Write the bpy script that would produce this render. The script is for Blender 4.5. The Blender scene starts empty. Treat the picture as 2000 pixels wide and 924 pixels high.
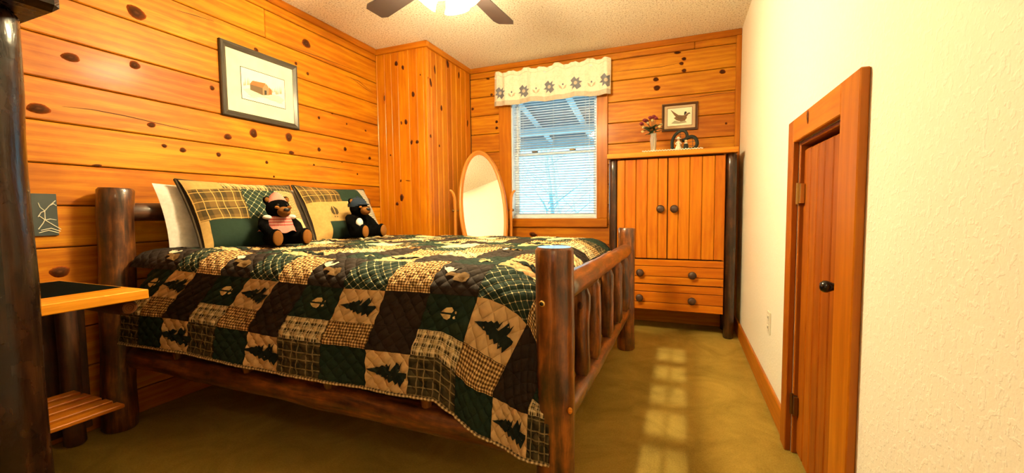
import bpy, math, random
import numpy as np
from mathutils import Vector, Matrix
random.seed(7)
PI = math.pi
scene = bpy.context.scene
COL = scene.collection
# ------------------------------------------------------------------ camera
F, YAW, PITCH, ROLL, H = 826.43, math.radians(21.908), math.radians(3.519), math.radians(-0.638), 1.006
fw = Vector((-math.sin(YAW)*math.cos(PITCH), math.cos(YAW)*math.cos(PITCH), -math.sin(PITCH)))
r0 = Vector((math.cos(YAW), math.sin(YAW), 0)); u0 = r0.cross(fw)
R_ = r0*math.cos(ROLL) + u0*math.sin(ROLL); U_ = u0*math.cos(ROLL) - r0*math.sin(ROLL)
cam = bpy.data.cameras.new('camera'); co = bpy.data.objects.new('camera', cam); COL.objects.link(co)
m = Matrix((R_, U_, -fw)).transposed().to_4x4(); m.translation = (0, 0, H); co.matrix_world = m
cam.sensor_fit = 'HORIZONTAL'; cam.sensor_width = 36; cam.lens = F/2000*36; cam.clip_start = 0.02; cam.clip_end = 200
scene.camera = co
# ------------------------------------------------------------------ world, sun, exposure
w = bpy.data.worlds.new('sky'); scene.world = w; w.use_nodes = True
bg = w.node_tree.nodes['Background']; bg.inputs[0].default_value = (0.42, 0.86, 0.98, 1); bg.inputs[1].default_value = 2.1
sl = bpy.data.lights.new('sun', 'SUN'); sl.energy = 4.6; sl.angle = math.radians(0.6); sl.color = (1, 0.85, 0.6)
so = bpy.data.objects.new('sun', sl); COL.objects.link(so)
so.rotation_euler = (Vector((0.0, 0.906, -0.4226))).to_track_quat('-Z', 'Y').to_euler(); so.location = (0, -6, 5)
vs = scene.view_settings
vs.view_transform = 'Standard'; vs.look = 'None'; vs.gamma = 1; vs.use_curve_mapping = False; vs.exposure = 0.64
FAN_POWER = 240.0
REAR_POWER = 27.0
# measuring helpers: pixel of the photograph -> point on a room plane
def ray(x, y): return fw*F + R_*(x-1000) - U_*(y-462)
def onx(x, y, X): d = ray(x, y); return Vector((0, 0, H)) + d*(X/d.x)
def ony(x, y, Y): d = ray(x, y); return Vector((0, 0, H)) + d*(Y/d.y)
XR, XL, YB, ZC, YR = 0.428, -2.54, 3.93, 2.44, -1.05
CX, CY = -2.022, 3.13          # closet corner
# ------------------------------------------------------------------ materials
class NT:
    def __init__(s, name):
        s.m = bpy.data.materials.new(name); s.m.use_nodes = True
        s.t = s.m.node_tree; s.b = s.t.nodes['Principled BSDF']; s._uv = None
    def n(s, typ, **kw):
        nd = s.t.nodes.new(typ)
        for k, v in kw.items(): setattr(nd, k, v)
        return nd
    def put(s, sock, v):
        if hasattr(v, 'is_linked') or isinstance(v, bpy.types.NodeSocket): s.t.links.new(v, sock)
        elif isinstance(v, (tuple, list)):
            sock.default_value = tuple(v) + ((1,) if len(v) == 3 and len(sock.default_value) == 4 else ())
        else: sock.default_value = v
    def math(s, op, a, b=0.0, c=None):
        nd = s.n('ShaderNodeMath', operation=op); s.put(nd.inputs[0], a); s.put(nd.inputs[1], b)
        if c is not None: s.put(nd.inputs[2], c)
        return nd.outputs[0]
    def mix(s, f, a, b, blend='MIX'):
        nd = s.n('ShaderNodeMix', data_type='RGBA', blend_type=blend)
        s.put(nd.inputs[0], f); s.put(nd.inputs[6], a); s.put(nd.inputs[7], b); return nd.outputs[2]
    def uv(s):
        if s._uv is None: s._uv = s.n('ShaderNodeTexCoord').outputs['UV']
        return s._uv
    def obj(s): return s.n('ShaderNodeTexCoord').outputs['Object']
    def sep(s, v):
        nd = s.n('ShaderNodeSeparateXYZ'); s.put(nd.inputs[0], v); return nd.outputs
    def scale(s, v, sc, loc=(0, 0, 0)):
        nd = s.n('ShaderNodeMapping'); s.put(nd.inputs[0], v); nd.inputs['Scale'].default_value = sc; nd.inputs['Location'].default_value = loc
        return nd.outputs[0]
    def noise(s, v, sc, det=3, rough=.5, dist=0):
        nd = s.n('ShaderNodeTexNoise'); s.put(nd.inputs['Vector'], v); nd.inputs['Scale'].default_value = sc
        nd.inputs['Detail'].default_value = det; nd.inputs['Roughness'].default_value = rough; nd.inputs['Distortion'].default_value = dist
        return nd.outputs[0]
    def ramp(s, f, stops):
        nd = s.n('ShaderNodeValToRGB'); s.put(nd.inputs[0], f); e = nd.color_ramp.elements
        while len(e) < len(stops): e.new(.5)
        for el, (p, c) in zip(e, stops): el.position = p; el.color = tuple(c) + (1,)
        return nd.outputs[0]
    def rnd(s): return s.n('ShaderNodeObjectInfo').outputs['Random']
    def bump(s, h, st, dist=.01):
        nd = s.n('ShaderNodeBump'); nd.inputs['Strength'].default_value = st; nd.inputs['Distance'].default_value = dist
        s.put(nd.inputs['Height'], h); s.put(s.b.inputs['Normal'], nd.outputs[0])
    def done(s, col=None, rough=.5, metal=0, spec=.5, coat=0, crough=.1):
        if col is not None: s.put(s.b.inputs['Base Color'], col)
        s.put(s.b.inputs['Roughness'], rough); s.put(s.b.inputs['Metallic'], metal)
        s.b.inputs['Specular IOR Level'].default_value = spec
        s.b.inputs['Coat Weight'].default_value = coat; s.b.inputs['Coat Roughness'].default_value = crough
        return s.m
def plain(name, col, rough=.5, metal=0, spec=.5, bump=0, bs=200, coat=0):
    s = NT(name); n = s.noise(s.obj(), 14, 3); c = s.mix(n, [x*.82 for x in col], [min(1, x*1.15) for x in col])
    if bump: s.bump(s.noise(s.obj(), bs, 3), bump, .004)
    return s.done(c, rough, metal, spec, coat)
def pine(name, dark, mid, light, rough=.34, coat=.25, knots=.5, streak=1.0, con=.8):
    s = NT(name); uv = s.uv(); rn = s.rnd()
    off = s.n('ShaderNodeCombineXYZ'); s.put(off.inputs[0], s.math('MULTIPLY', rn, 37.0)); s.put(off.inputs[1], s.math('MULTIPLY', rn, 11.0))
    ad = s.n('ShaderNodeVectorMath', operation='ADD'); s.put(ad.inputs[0], uv); s.put(ad.inputs[1], off.outputs[0]); v = ad.outputs[0]
    # cathedral grain: distorted bands running along u
    warp = s.noise(s.scale(v, (1.3, 9, 1)), 1.0, 3, .55, .6)
    vv = s.sep(v)[1]
    band = s.math('SINE', s.math('ADD', s.math('MULTIPLY', vv, 150.0), s.math('MULTIPLY', warp, 16.0)))
    band = s.math('MULTIPLY', s.math('ADD', band, 1.0), .5)
    fine = s.noise(s.scale(v, (6, 160, 1)), 1.0, 4, .6)
    cloud = s.noise(s.scale(v, (1.7, 7, 1)), 1.0, 5, .6, .8)
    f = s.math('ADD', s.math('MULTIPLY', band, .13*streak), s.math('ADD', s.math('MULTIPLY', fine, .40), s.math('MULTIPLY', cloud, .75)))
    f = s.math('ADD', f, s.math('MULTIPLY', s.math('SUBTRACT', rn, .5), .22))
    f = s.math('ADD', s.math('MULTIPLY', s.math('SUBTRACT', f, .64), con), .60)
    c = s.ramp(f, [(.40, light), (.62, mid), (.90, dark)])
    if knots:
        vo = s.n('ShaderNodeTexVoronoi'); s.put(vo.inputs['Vector'], s.scale(v, (3.1, 9.0, 1))); vo.inputs['Scale'].default_value = 1.0
        rc = s.sep(vo.outputs['Color'])[0]
        kn = s.math('MULTIPLY', s.math('LESS_THAN', vo.outputs['Distance'], .085), s.math('LESS_THAN', rc, .16*knots))
        ring = s.math('MULTIPLY', s.math('LESS_THAN', vo.outputs['Distance'], .16), s.math('LESS_THAN', rc, .16*knots))
        c = s.mix(s.math('MULTIPLY', ring, .35), c, dark); c = s.mix(s.math('MULTIPLY', kn, .85), c, (.06, .018, .004))
    s.bump(s.math('ADD', fine, s.math('MULTIPLY', band, .3)), .12, .003)
    return s.done(c, s.math('ADD', rough, s.math('MULTIPLY', cloud, .15)), 0, .22, coat, .18)
M = {}
M['pine'] = pine('pine_board', (.22, .046, .0013), (.43, .132, .0018), (.60, .25, .005), rough=.42, coat=.04)
M['closet'] = pine('closet_pine', (.26, .052, .0013), (.47, .135, .002), (.62, .235, .005), rough=.36, coat=.12, knots=.3, con=.55)
M['trim'] = pine('trim_pine', (.22, .045, .0013), (.40, .115, .002), (.54, .19, .005), coat=.04, knots=.2, con=.6)
M['doorpine'] = pine('door_pine', (.15, .028, .001), (.29, .070, .0016), (.42, .125, .003), coat=.04, rough=.4, knots=.25, con=.65)
M['cabinet'] = pine('cabinet_pine', (.29, .054, .0013), (.52, .138, .002), (.68, .25, .005), coat=.04, rough=.4, knots=.12, streak=1.0, con=.55)
M['slab'] = pine('slab_pine', (.36, .09, .005), (.62, .21, .008), (.82, .34, .018), coat=.1, rough=.35, knots=.15)
def logmat(name, dark, mid, light, rough=.28, coat=.5, spec=.5):
    s = NT(name); v = s.uv(); rn = s.rnd()
    off = s.n('ShaderNodeCombineXYZ'); s.put(off.inputs[0], s.math('MULTIPLY', rn, 17.0)); s.put(off.inputs[1], s.math('MULTIPLY', rn, 5.0))
    ad = s.n('ShaderNodeVectorMath', operation='ADD'); s.put(ad.inputs[0], v); s.put(ad.inputs[1], off.outputs[0]); v = ad.outputs[0]
    a = s.noise(s.scale(v, (5, 34, 1)), 1.0, 5, .62, .4); b = s.noise(s.scale(v, (9, 11, 1)), 1.0, 4, .6)
    f = s.math('ADD', s.math('MULTIPLY', a, .6), s.math('MULTIPLY', b, .45))
    c = s.ramp(f, [(.40, dark), (.53, mid), (.66, light)])
    vo = s.n('ShaderNodeTexVoronoi'); s.put(vo.inputs['Vector'], s.scale(v, (9, 14, 1))); vo.inputs['Scale'].default_value = 1.0
    k = s.math('MULTIPLY', s.math('LESS_THAN', vo.outputs['Distance'], .14), s.math('LESS_THAN', s.sep(vo.outputs['Color'])[0], .14))
    c = s.mix(s.math('MULTIPLY', k, .8), c, [x*.4 for x in dark])
    s.bump(s.math('ADD', a, b), .35, .006)
    return s.done(c, s.math('ADD', rough, s.math('MULTIPLY', b, .25)), 0, spec, coat, .12)
M['log'] = logmat('bed_log', (.020, .0055, .0015), (.12, .034, .006), (.32, .098, .014), .22)
M['darklog'] = logmat('dark_log', (.008, .003, .0015), (.030, .010, .0035), (.09, .030, .008), .2)
M['headlog'] = logmat('head_post_log', (.012, .004, .0015), (.07, .020, .004), (.22, .070, .011), .3)
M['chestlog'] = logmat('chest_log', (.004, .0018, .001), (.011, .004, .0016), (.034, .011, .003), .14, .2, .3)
M['nslog'] = logmat('bark_log', (.020, .007, .003), (.055, .018, .007), (.10, .035, .012), .4)
s = NT('log_end'); d = s.n('ShaderNodeVectorMath', operation='LENGTH'); s.put(d.inputs[0], s.uv())
rg = s.math('MULTIPLY', s.math('ADD', s.math('SINE', s.math('MULTIPLY', d.outputs['Value'], 900.0)), 1.0), .5)
M['logend'] = s.done(s.mix(rg, (.10, .03, .008), (.20, .07, .018)), .18, 0, .6, .9, .08)
s = NT('knot'); d = s.n('ShaderNodeVectorMath', operation='LENGTH'); s.put(d.inputs[0], s.uv())
q = s.math('ADD', d.outputs['Value'], s.math('MULTIPLY', s.math('SUBTRACT', s.noise(s.uv(), 3.0), .5), .5))
M['knot'] = s.done(s.ramp(q, [(.0, (.10, .03, .006)), (.35, (.04, .012, .003)), (.75, (.10, .025, .004)), (1.0, (.30, .060, .004))]), .7, 0, .1)
s = NT('white_wall'); o = s.obj(); n1 = s.noise(o, 62, 2, .5, .3); n2 = s.noise(o, 160, 2)
s.bump(s.math('ADD', s.ramp(n1, [(.54, (0, 0, 0)), (.62, (1, 1, 1))]), s.math('MULTIPLY', n2, .4)), .26, .004)
M['wall'] = s.done(s.mix(n1, (.86, .82, .68), (.92, .88, .76)), .7, 0, .3)
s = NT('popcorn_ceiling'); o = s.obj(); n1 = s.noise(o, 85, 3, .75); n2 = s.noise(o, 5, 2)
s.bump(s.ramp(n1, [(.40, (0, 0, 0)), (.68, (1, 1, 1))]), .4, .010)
M['ceil'] = s.done(s.ramp(n1, [(.36, (.42, .33, .20)), (.45, (.90, .83, .66)), (.60, (.98, .94, .80))]), .9, 0, .1)  # pits between the popcorn grains coloured darker: their small shade put into the colour
s = NT('carpet'); o = s.obj(); n1 = s.noise(o, 150, 5, .85); n2 = s.ramp(s.noise(o, 3.2, 5, .7, .8), [(.32, (0, 0, 0)), (.68, (1, 1, 1))])
s.bump(n1, .7, .014)
M['carpet'] = s.done(s.mix(n2, s.mix(n1, (.10, .062, .006), (.54, .35, .056)), s.mix(n1, (.21, .127, .014), (.80, .53, .105))), .95, 0, .1)
M['gap'] = plain('dark_gap', (.06, .016, .003), .9)
M['white'] = plain('white_vinyl', (.78, .80, .82), .4)
M['slat'] = plain('blind_slat', (.86, .88, .88), .45)
M['cordm'] = plain('cord', (.75, .74, .7), .7)
M['brass'] = plain('brass', (.62, .42, .12), .3, 1)
M['oldbrass'] = plain('aged_brass', (.22, .12, .04), .4, 1)
M['black'] = plain('black_enamel', (.006, .005, .005), .12, 0, .6)
M['knobwood'] = plain('dark_wooden_knob', (.055, .022, .010), .45)
M['cream'] = plain('outlet_plastic', (.80, .74, .58), .4)
M['slot'] = plain('outlet_slot', (.03, .025, .02), .6)
M['framegrey'] = pine('weathered_frame', (.018, .014, .010), (.045, .036, .026), (.10, .082, .06), rough=.35, coat=.1, knots=0)
M['framebrown'] = pine('walnut_frame', (.02, .008, .003), (.06, .024, .008), (.13, .055, .016), rough=.3, knots=0)
M['mat'] = plain('picture_mat', (.72, .66, .43), .8)
M['matbrown'] = plain('tan_picture_mat', (.50, .36, .22), .8)
M['paper'] = plain('print_paper', (.86, .80, .60), .8)
M['ink'] = plain('ink_line', (.03, .025, .018), .8)
M['barnroof'] = plain('barn_roof_ink', (.35, .12, .03), .8)
M['barnwall'] = plain('barn_wall_ink', (.13, .075, .03), .8)
M['barnshade'] = plain('barn_gable_ink', (.27, .18, .08), .8)
M['greyink'] = plain('pencil_grey_ink', (.36, .33, .22), .9)
M['birdink'] = plain('bird_brown_ink', (.17, .09, .035), .8)
M['birddark'] = plain('bird_dark_ink', (.03, .025, .02), .8)
M['matteblack'] = plain('black_cloth_mat', (.0035, .0045, .0035), 1.0, 0, .02)
M['oak'] = pine('oak_mirror_frame', (.24, .07, .008), (.50, .17, .02), (.66, .26, .035), rough=.3, knots=0)
s = NT('mirror_glass'); M['mirror'] = s.done((.93, .92, .88), .012, 1)
s = NT('window_pane'); tr = s.n('ShaderNodeBsdfTransparent'); tr.inputs[0].default_value = (.93, .97, 1, 1); gl = s.n('ShaderNodeBsdfGlossy'); gl.inputs['Roughness'].default_value = .02
mx = s.n('ShaderNodeMixShader'); mx.inputs[0].default_value = .06; s.t.links.new(tr.outputs[0], mx.inputs[1]); s.t.links.new(gl.outputs[0], mx.inputs[2])
s.t.links.new(mx.outputs[0], s.t.nodes['Material Output'].inputs[0]); M['pane'] = s.m
s = NT('vase_glass'); s.b.inputs['Transmission Weight'].default_value = .75; s.b.inputs['IOR'].default_value = 1.45; M['glass'] = s.done((.92, .90, .82), .08)
s = NT('lamp_glass'); s.b.inputs['Emission Color'].default_value = (1, .82, .47, 1); s.b.inputs['Emission Strength'].default_value = FAN_POWER; M['lamp'] = s.done((.9, .85, .7), .4)
M['blade'] = plain('fan_blade', (.055, .043, .040), .35)
M['fanmetal'] = plain('fan_metal', (.30, .20, .08), .3, 1)
# fabrics -- uv in metres
def fabric(name, fn, rough=.85, quilt=.5):
    s = NT(name); uv = s.uv(); o = s.sep(uv); c = fn(s, uv, o[0], o[1])
    wv = s.noise(uv, 900, 2); mott = s.noise(uv, 22, 3)
    c = s.mix(s.math('MULTIPLY', mott, .5), c, s.mix(1.0, c, (.55, .5, .45), 'MULTIPLY'))
    if quilt:
        a = s.math('ABSOLUTE', s.math('SINE', s.math('MULTIPLY', s.math('ADD', o[0], o[1]), PI/.052)))
        b = s.math('ABSOLUTE', s.math('SINE', s.math('MULTIPLY', s.math('SUBTRACT', o[0], o[1]), PI/.052)))
        h = s.math('ADD', s.math('POWER', s.math('MULTIPLY', a, b), .45), s.math('ADD', s.math('MULTIPLY', wv, .08), s.math('MULTIPLY', s.noise(uv, 42, 3), .6)))
        s.bump(h, quilt, .011)
    else: s.bump(s.math('ADD', s.math('MULTIPLY', wv, .15), s.noise(uv, 30, 3)), .3, .005)
    return s.done(c, rough, 0, .15)
def solid(col): return lambda s, uv, u, v: s.mix(s.noise(uv, 60, 2), [x*.8 for x in col], [x*1.2 for x in col])
def stripe(s, u, p, wd, ph=0.0): return s.math('LESS_THAN', s.math('FRACT', s.math('ADD', s.math('DIVIDE', u, p), ph+50.0)), wd)
def gingham(a, b, c, p):
    def f(s, uv, u, v):
        k = s.math('MULTIPLY', s.math('ADD', stripe(s, u, p, .5), stripe(s, v, p, .5)), .5)
        return s.ramp(k, [(.2, a), (.5, b), (.8, c)])
    return f
def plaid(base, dark, line, p, lw=.07):
    def f(s, uv, u, v):
        k = s.math('MULTIPLY', s.math('ADD', stripe(s, u, p, .48), stripe(s, v, p, .48, .2)), .5)
        c = s.ramp(k, [(.2, base), (.5, [(x+y)/2 for x, y in zip(base, dark)]), (.8, dark)])
        l = s.math('MAXIMUM', s.math('MAXIMUM', stripe(s, u, p, lw, .18), stripe(s, v, p, lw, .42)), s.math('MAXIMUM', stripe(s, u, p, lw, .78), stripe(s, v, p, lw, .86)))
        return s.mix(s.math('MULTIPLY', l, .85), c, line)
    return f
def lattice(base, line, p):
    def f(s, uv, u, v):
        a = s.math('ADD', u, v); b = s.math('SUBTRACT', u, v)
        fa = s.math('ABSOLUTE', s.math('SUBTRACT', s.math('FRACT', s.math('ADD', s.math('DIVIDE', a, p), 50.0)), .5))
        fb = s.math('ABSOLUTE', s.math('SUBTRACT', s.math('FRACT', s.math('ADD', s.math('DIVIDE', b, p), 50.0)), .5))
        l = s.math('MAXIMUM', s.math('LESS_THAN', fa, .022), s.math('LESS_THAN', fb, .022))
        d = s.math('LESS_THAN', s.math('ADD', s.math('MULTIPLY', fa, fa), s.math('MULTIPLY', fb, fb)), .012)
        return s.mix(s.math('MAXIMUM', s.math('MULTIPLY', l, .55), d), base, line)
    return f
GREEN, BROWN, TAN, CREAM = (.013, .028, .017), (.026, .017, .012), (.64, .42, .19), (.80, .62, .32)
for q, k in ((.75, ''), (0, '_p')):
    M['green'+k] = fabric('green_cloth'+k, solid(GREEN), quilt=q)
    M['brown'+k] = fabric('brown_cloth'+k, solid(BROWN), quilt=q)
    M['tan'+k] = fabric('tan_cloth'+k, solid(TAN if q else (.44, .27, .085)), quilt=q)
    M['creamc'+k] = fabric('cream_cloth'+k, solid(CREAM if q else (.60, .45, .22)), quilt=q)
    M['ging'+k] = fabric('tan_gingham'+k, gingham((.84, .62, .29), (.36, .19, .062), (.07, .034, .012), .0115), quilt=q)
    M['plaid'+k] = fabric('cream_plaid'+k, plaid((.70, .54, .29), (.050, .040, .018), (.88, .74, .45), .030) if q else plaid((.46, .32, .13), (.07, .045, .018), (.66, .48, .20), .05), quilt=q)
    M['dplaid'+k] = fabric('olive_plaid'+k, plaid((.070, .052, .022), (.024, .022, .011), (.26, .19, .085), .062), quilt=q)
    M['lattice'+k] = fabric('green_lattice'+k, lattice(GREEN, (.72, .60, .32), .044 if not q else .036), quilt=q)
M['splaid_p'] = fabric('amber_plaid', plaid((.15, .085, .022), (.045, .030, .010), (.60, .36, .10), .100, .035), quilt=0)
M['greyging_p'] = fabric('grey_gingham', gingham((.72, .64, .48), (.36, .31, .24), (.10, .08, .07), .014), quilt=0)
M['piping'] = fabric('brown_piping', solid((.05, .035, .018)), quilt=0)
M['binding'] = fabric('check_binding', gingham((.70, .55, .30), (.3, .2, .09), (.06, .04, .02), .014), quilt=0)
M['linen'] = fabric('white_linen', solid((.74, .70, .64)), quilt=0)
M['tree'] = fabric('tree_applique', solid((.010, .016, .012)), quilt=.4)
M['hoof'] = fabric('hoof_applique', solid((.62, .45, .20)), quilt=.3)
M['hoofdark'] = fabric('dark_hoof_applique', solid((.055, .035, .012)), quilt=0)
M['moose'] = fabric('moose_applique', solid((.17, .095, .03)), quilt=.3)
M['antler'] = fabric('antler_applique', solid((.85, .74, .52)), quilt=.3)
M['valance'] = fabric('valance_cloth', solid((.93, .87, .70)), quilt=0)
M['valband'] = fabric('valance_band', solid((.60, .53, .42)), quilt=0)
M['bluegrey'] = fabric('blue_grey_applique', gingham((.30, .31, .36), (.20, .21, .25), (.12, .13, .16), .008), quilt=0)
M['petalc'] = fabric('tulip_leaf', solid((.60, .50, .36)), quilt=0)
s = NT('black_plush'); o = s.obj(); n = s.noise(o, 160, 4, .8); s.bump(n, 1.0, .012); pass
M['plush'] = s.done(s.mix(n, (.0012, .0012, .0012), (.0045, .004, .0035)), .95, 0, .03)
M['tanplush'] = plain('tan_plush', (.17, .065, .012), .9, 0, .1, .6, 300)
M['pad'] = plain('paw_suede', (.18, .068, .012), .9, 0, .1, .4, 300)
M['nose'] = plain('bear_nose', (.006, .005, .005), .3)
M['pinkcap'] = plain('pink_cap_cloth', (.46, .18, .14), .85, 0, .1, .4, 200)
M['redcloth'] = fabric('red_white_cloth', gingham((.62, .42, .34), (.45, .12, .09), (.30, .03, .03), .014), quilt=0)
M['navy'] = plain('navy_cap_cloth', (.014, .022, .036), .85, 0, .1, .4, 200)
M['flowerred'] = plain('red_petal', (.22, .015, .03), .6)
M['flowercream'] = plain('cream_petal', (.80, .62, .28), .6)
M['leaf'] = plain('dark_leaf', (.02, .045, .012), .5)
M['wicker'] = plain('dark_wicker', (.012, .016, .012), .6, 0, .3, .8, 120)
M['wire'] = plain('heart_wire', (.015, .012, .01), .4)
M['lace'] = plain('white_lace', (.86, .82, .66), .8)
M['doll'] = plain('figurine_ceramic', (.80, .72, .56), .4)
M['skin'] = plain('figurine_face', (.62, .36, .20), .5)
M['porch'] = plain('porch_paint', (.50, .60, .66), .7)
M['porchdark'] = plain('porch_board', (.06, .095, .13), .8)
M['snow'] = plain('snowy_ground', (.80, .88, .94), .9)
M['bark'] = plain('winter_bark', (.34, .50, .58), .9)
M['card'] = plain('teal_card', (.030, .042, .040), .5)
M['cardwhite'] = plain('card_white_paint', (.72, .68, .55), .7)
# ------------------------------------------------------------------ mesh helpers
class MB:
    def __init__(s): s.v = []; s.f = []; s.uv = []; s.sm = []; s.mi = []
    def add(s, vs, fs, uvs, smooth=False, mi=0):
        b = len(s.v); s.v += [tuple(x) for x in vs]
        for f, u in zip(fs, uvs): s.f.append([b+i for i in f]); s.uv.append(u); s.sm.append(smooth); s.mi.append(mi)
        return s
    def box(s, x0, x1, y0, y1, z0, z1, grain='x', ch=.003, mat=None):
        lo, hi = (x0, y0, z0), (x1, y1, z1); ch = min(ch, *(abs(b-a)*.4 for a, b in zip(lo, hi)))
        ax = 'xyz'.index(grain); oth = [a for a in range(3) if a != ax]
        V = {}; vs = []
        for c in range(8):
            sg = [(c >> k) & 1 for k in range(3)]
            for k in range(3):
                p = [0, 0, 0]
                for a in range(3):
                    e = hi[a] if sg[a] else lo[a]; p[a] = e if a == k else e + (-ch if sg[a] else ch)
                V[(c, k)] = len(vs); vs.append(p)
        fs = []
        def order(ids, nrm):
            pts = [Vector(vs[i]) for i in ids]; c = sum(pts, Vector())/len(pts); n = Vector(nrm).normalized()
            t = (pts[0]-c).normalized(); b = n.cross(t)
            return [i for _, i in sorted(((math.atan2((p-c).dot(b), (p-c).dot(t)), i) for p, i in zip(pts, ids)))]
        for k in range(3):
            for sd in (0, 1):
                n = [0, 0, 0]; n[k] = 1 if sd else -1
                fs.append(order([V[(c, k)] for c in range(8) if ((c >> k) & 1) == sd], n))
        for a in range(3):                      # edges along a
            b_, c_ = [k for k in range(3) if k != a]
            for sb in (0, 1):
                for sc in (0, 1):
                    n = [0, 0, 0]; n[b_] = 1 if sb else -1; n[c_] = 1 if sc else -1
                    cs = [c for c in range(8) if ((c >> b_) & 1) == sb and ((c >> c_) & 1) == sc]
                    fs.append(order([V[(c, k)] for c in cs for k in (b_, c_)], n))
        for c in range(8):
            n = [1 if (c >> k) & 1 else -1 for k in range(3)]; fs.append(order([V[(c, k)] for k in range(3)], n))
        uo, vo = random.uniform(0, 40), random.uniform(0, 40); uvs = []
        for f in fs:
            us = []
            for i in f:
                p = vs[i]
                # across-grain coordinate wraps round the board
                us.append((p[ax]+uo, p[oth[0]]+p[oth[1]]+vo))
            uvs.append(us)
        if mat is not None:
            cen = Vector(((x0+x1)/2, (y0+y1)/2, (z0+z1)/2)); vs = [tuple(mat @ Vector(p)) for p in vs]
        return s.add(vs, fs, uvs)
    def grid(s, fn, nu, nv, uvf=None, smooth=True, flip=False):
        vs = []; us = []
        for j in range(nv+1):
            for i in range(nu+1):
                a, b = i/nu, j/nv; vs.append(fn(a, b)); us.append(uvf(a, b) if uvf else (a, b))
        fs = []; uvs = []
        for j in range(nv):
            for i in range(nu):
                q = [j*(nu+1)+i, j*(nu+1)+i+1, (j+1)*(nu+1)+i+1, (j+1)*(nu+1)+i]
                if flip: q.reverse()
                fs.append(q); uvs.append([us[k] for k in q])
        return s.add(vs, fs, uvs, smooth)
    def tube(s, pts, rad, n=10, lump=0.0, caps=True, capmi=0, bevel=0.0, smooth=True):
        """a round body along a list of points; rad a number or a list"""
        pts = [Vector(p) for p in pts]; m = len(pts)
        rr = rad if isinstance(rad, (list, tuple)) else [rad]*m
        if bevel:
            d0 = (pts[1]-pts[0]).normalized(); d1 = (pts[-1]-pts[-2]).normalized()
            pts = [pts[0]] + [pts[0]+d0*bevel] + pts[1:-1] + [pts[-1]-d1*bevel] + [pts[-1]]
            rr = [rr[0]-bevel*.8, rr[0]] + list(rr[1:-1]) + [rr[-1], rr[-1]-bevel*.8]; m = len(pts)
        vs = []; us = []; L = 0
        ph = [random.uniform(0, 6.28) for _ in range(8)]; prev = None; uo = random.uniform(0, 30)
        for i, p in enumerate(pts):
            t = (pts[min(i+1, m-1)]-pts[max(i-1, 0)]).normalized()
            if prev is None:
                a = Vector((0, 0, 1)) if abs(t.z) < .9 else Vector((1, 0, 0)); a = (a-t*a.dot(t)).normalized()
            else: a = (prev-t*prev.dot(t)).normalized()
            prev = a; b = t.cross(a)
            if i: L += (p-pts[i-1]).length
            for k in range(n+1):
                th = 2*PI*k/n
                q = 1 + lump*(math.sin(2*th+ph[0]+L*5)*.4 + math.sin(3*th+ph[1]-L*9)*.3 + math.sin(th+ph[2]+L*17)*.5 + math.sin(L*11+ph[3])*.5 + math.sin(5*th+L*31+ph[4])*.2)
                if k < n: vs.append(p+(a*math.cos(th)+b*math.sin(th))*rr[i]*q)
                us.append((L+uo, th*max(rr)))
        fs = []; uvs = []
        for i in range(m-1):
            for k in range(n):
                k2 = (k+1) % n
                fs.append([i*n+k, i*n+k2, (i+1)*n+k2, (i+1)*n+k])
                uvs.append([us[i*(n+1)+k], us[i*(n+1)+k+1], us[(i+1)*(n+1)+k+1], us[(i+1)*(n+1)+k]])
        s.add(vs, fs, uvs, smooth)
        if caps:
            for e, i in ((0, 0), (1, m-1)):
                ring = vs[i*n:(i+1)*n]; f = list(range(n)); c = sum((Vector(x) for x in ring), Vector())/n
                uvc = [(rr[i]*math.cos(2*PI*k/n), rr[i]*math.sin(2*PI*k/n)) for k in range(n)]
                cv = list(ring)+[c]
                for k in range(n):
                    k2 = (k+1) % n; tri = [k, k2, n] if e else [k2, k, n]
                    q = {k: uvc[k], k2: uvc[k2], n: (0, 0)}
                    s.add([cv[j] for j in tri], [[0, 1, 2]], [[q[j] for j in tri]], False, capmi)
        return s
    def lathe(s, prof, c, n=20, axis='z', sx=1, sy=1):
        vs = []; us = []
        for i, (r, z) in enumerate(prof):
            for k in range(n):
                t = 2*PI*k/n; p = (r*math.cos(t)*sx, r*math.sin(t)*sy, z)
                if axis == 'x': p = (p[2], p[0], p[1])
                if axis == 'y': p = (p[0], p[2], p[1])
                vs.append((c[0]+p[0], c[1]+p[1], c[2]+p[2])); us.append((k/n, z))
        fs = []; uvs = []
        for i in range(len(prof)-1):
            for k in range(n):
                q = [i*n+k, i*n+(k+1) % n, (i+1)*n+(k+1) % n, (i+1)*n+k]; 
                if axis == 'y': q.reverse()
                fs.append(q); uvs.append([us[j] for j in q])
        return s.add(vs, fs, uvs, True)
    def ball(s, c, r, nu=14, nv=10, rot=None):
        r = (r, r, r) if not isinstance(r, (tuple, list)) else r; c = Vector(c)
        def fn(a, b):
            t, p = 2*PI*a, PI*(b-.5); q = Vector((r[0]*math.cos(p)*math.cos(t), r[1]*math.cos(p)*math.sin(t), r[2]*math.sin(p)))
            if rot is not None: q = rot @ q
            return tuple(c+q)
        return s.grid(fn, nu, nv)
    def poly(s, pts, mapf, sub=0, thick=0):
        """flat outline in (u,v) triangulated and carried onto a surface by mapf"""
        import bmesh
        bm = bmesh.new(); vv = [bm.verts.new((x, y, 0)) for x, y in pts]; bm.faces.new(vv)
        bmesh.ops.triangulate(bm, faces=bm.faces[:])
        for _ in range(sub): bmesh.ops.subdivide_edges(bm, edges=bm.edges[:], cuts=1, use_grid_fill=False); bmesh.ops.triangulate(bm, faces=bm.faces[:])
        bm.normal_update(); bm.verts.index_update()
        vs = [mapf(v.co.x, v.co.y) for v in bm.verts]; fs = []; uvs = []
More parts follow.
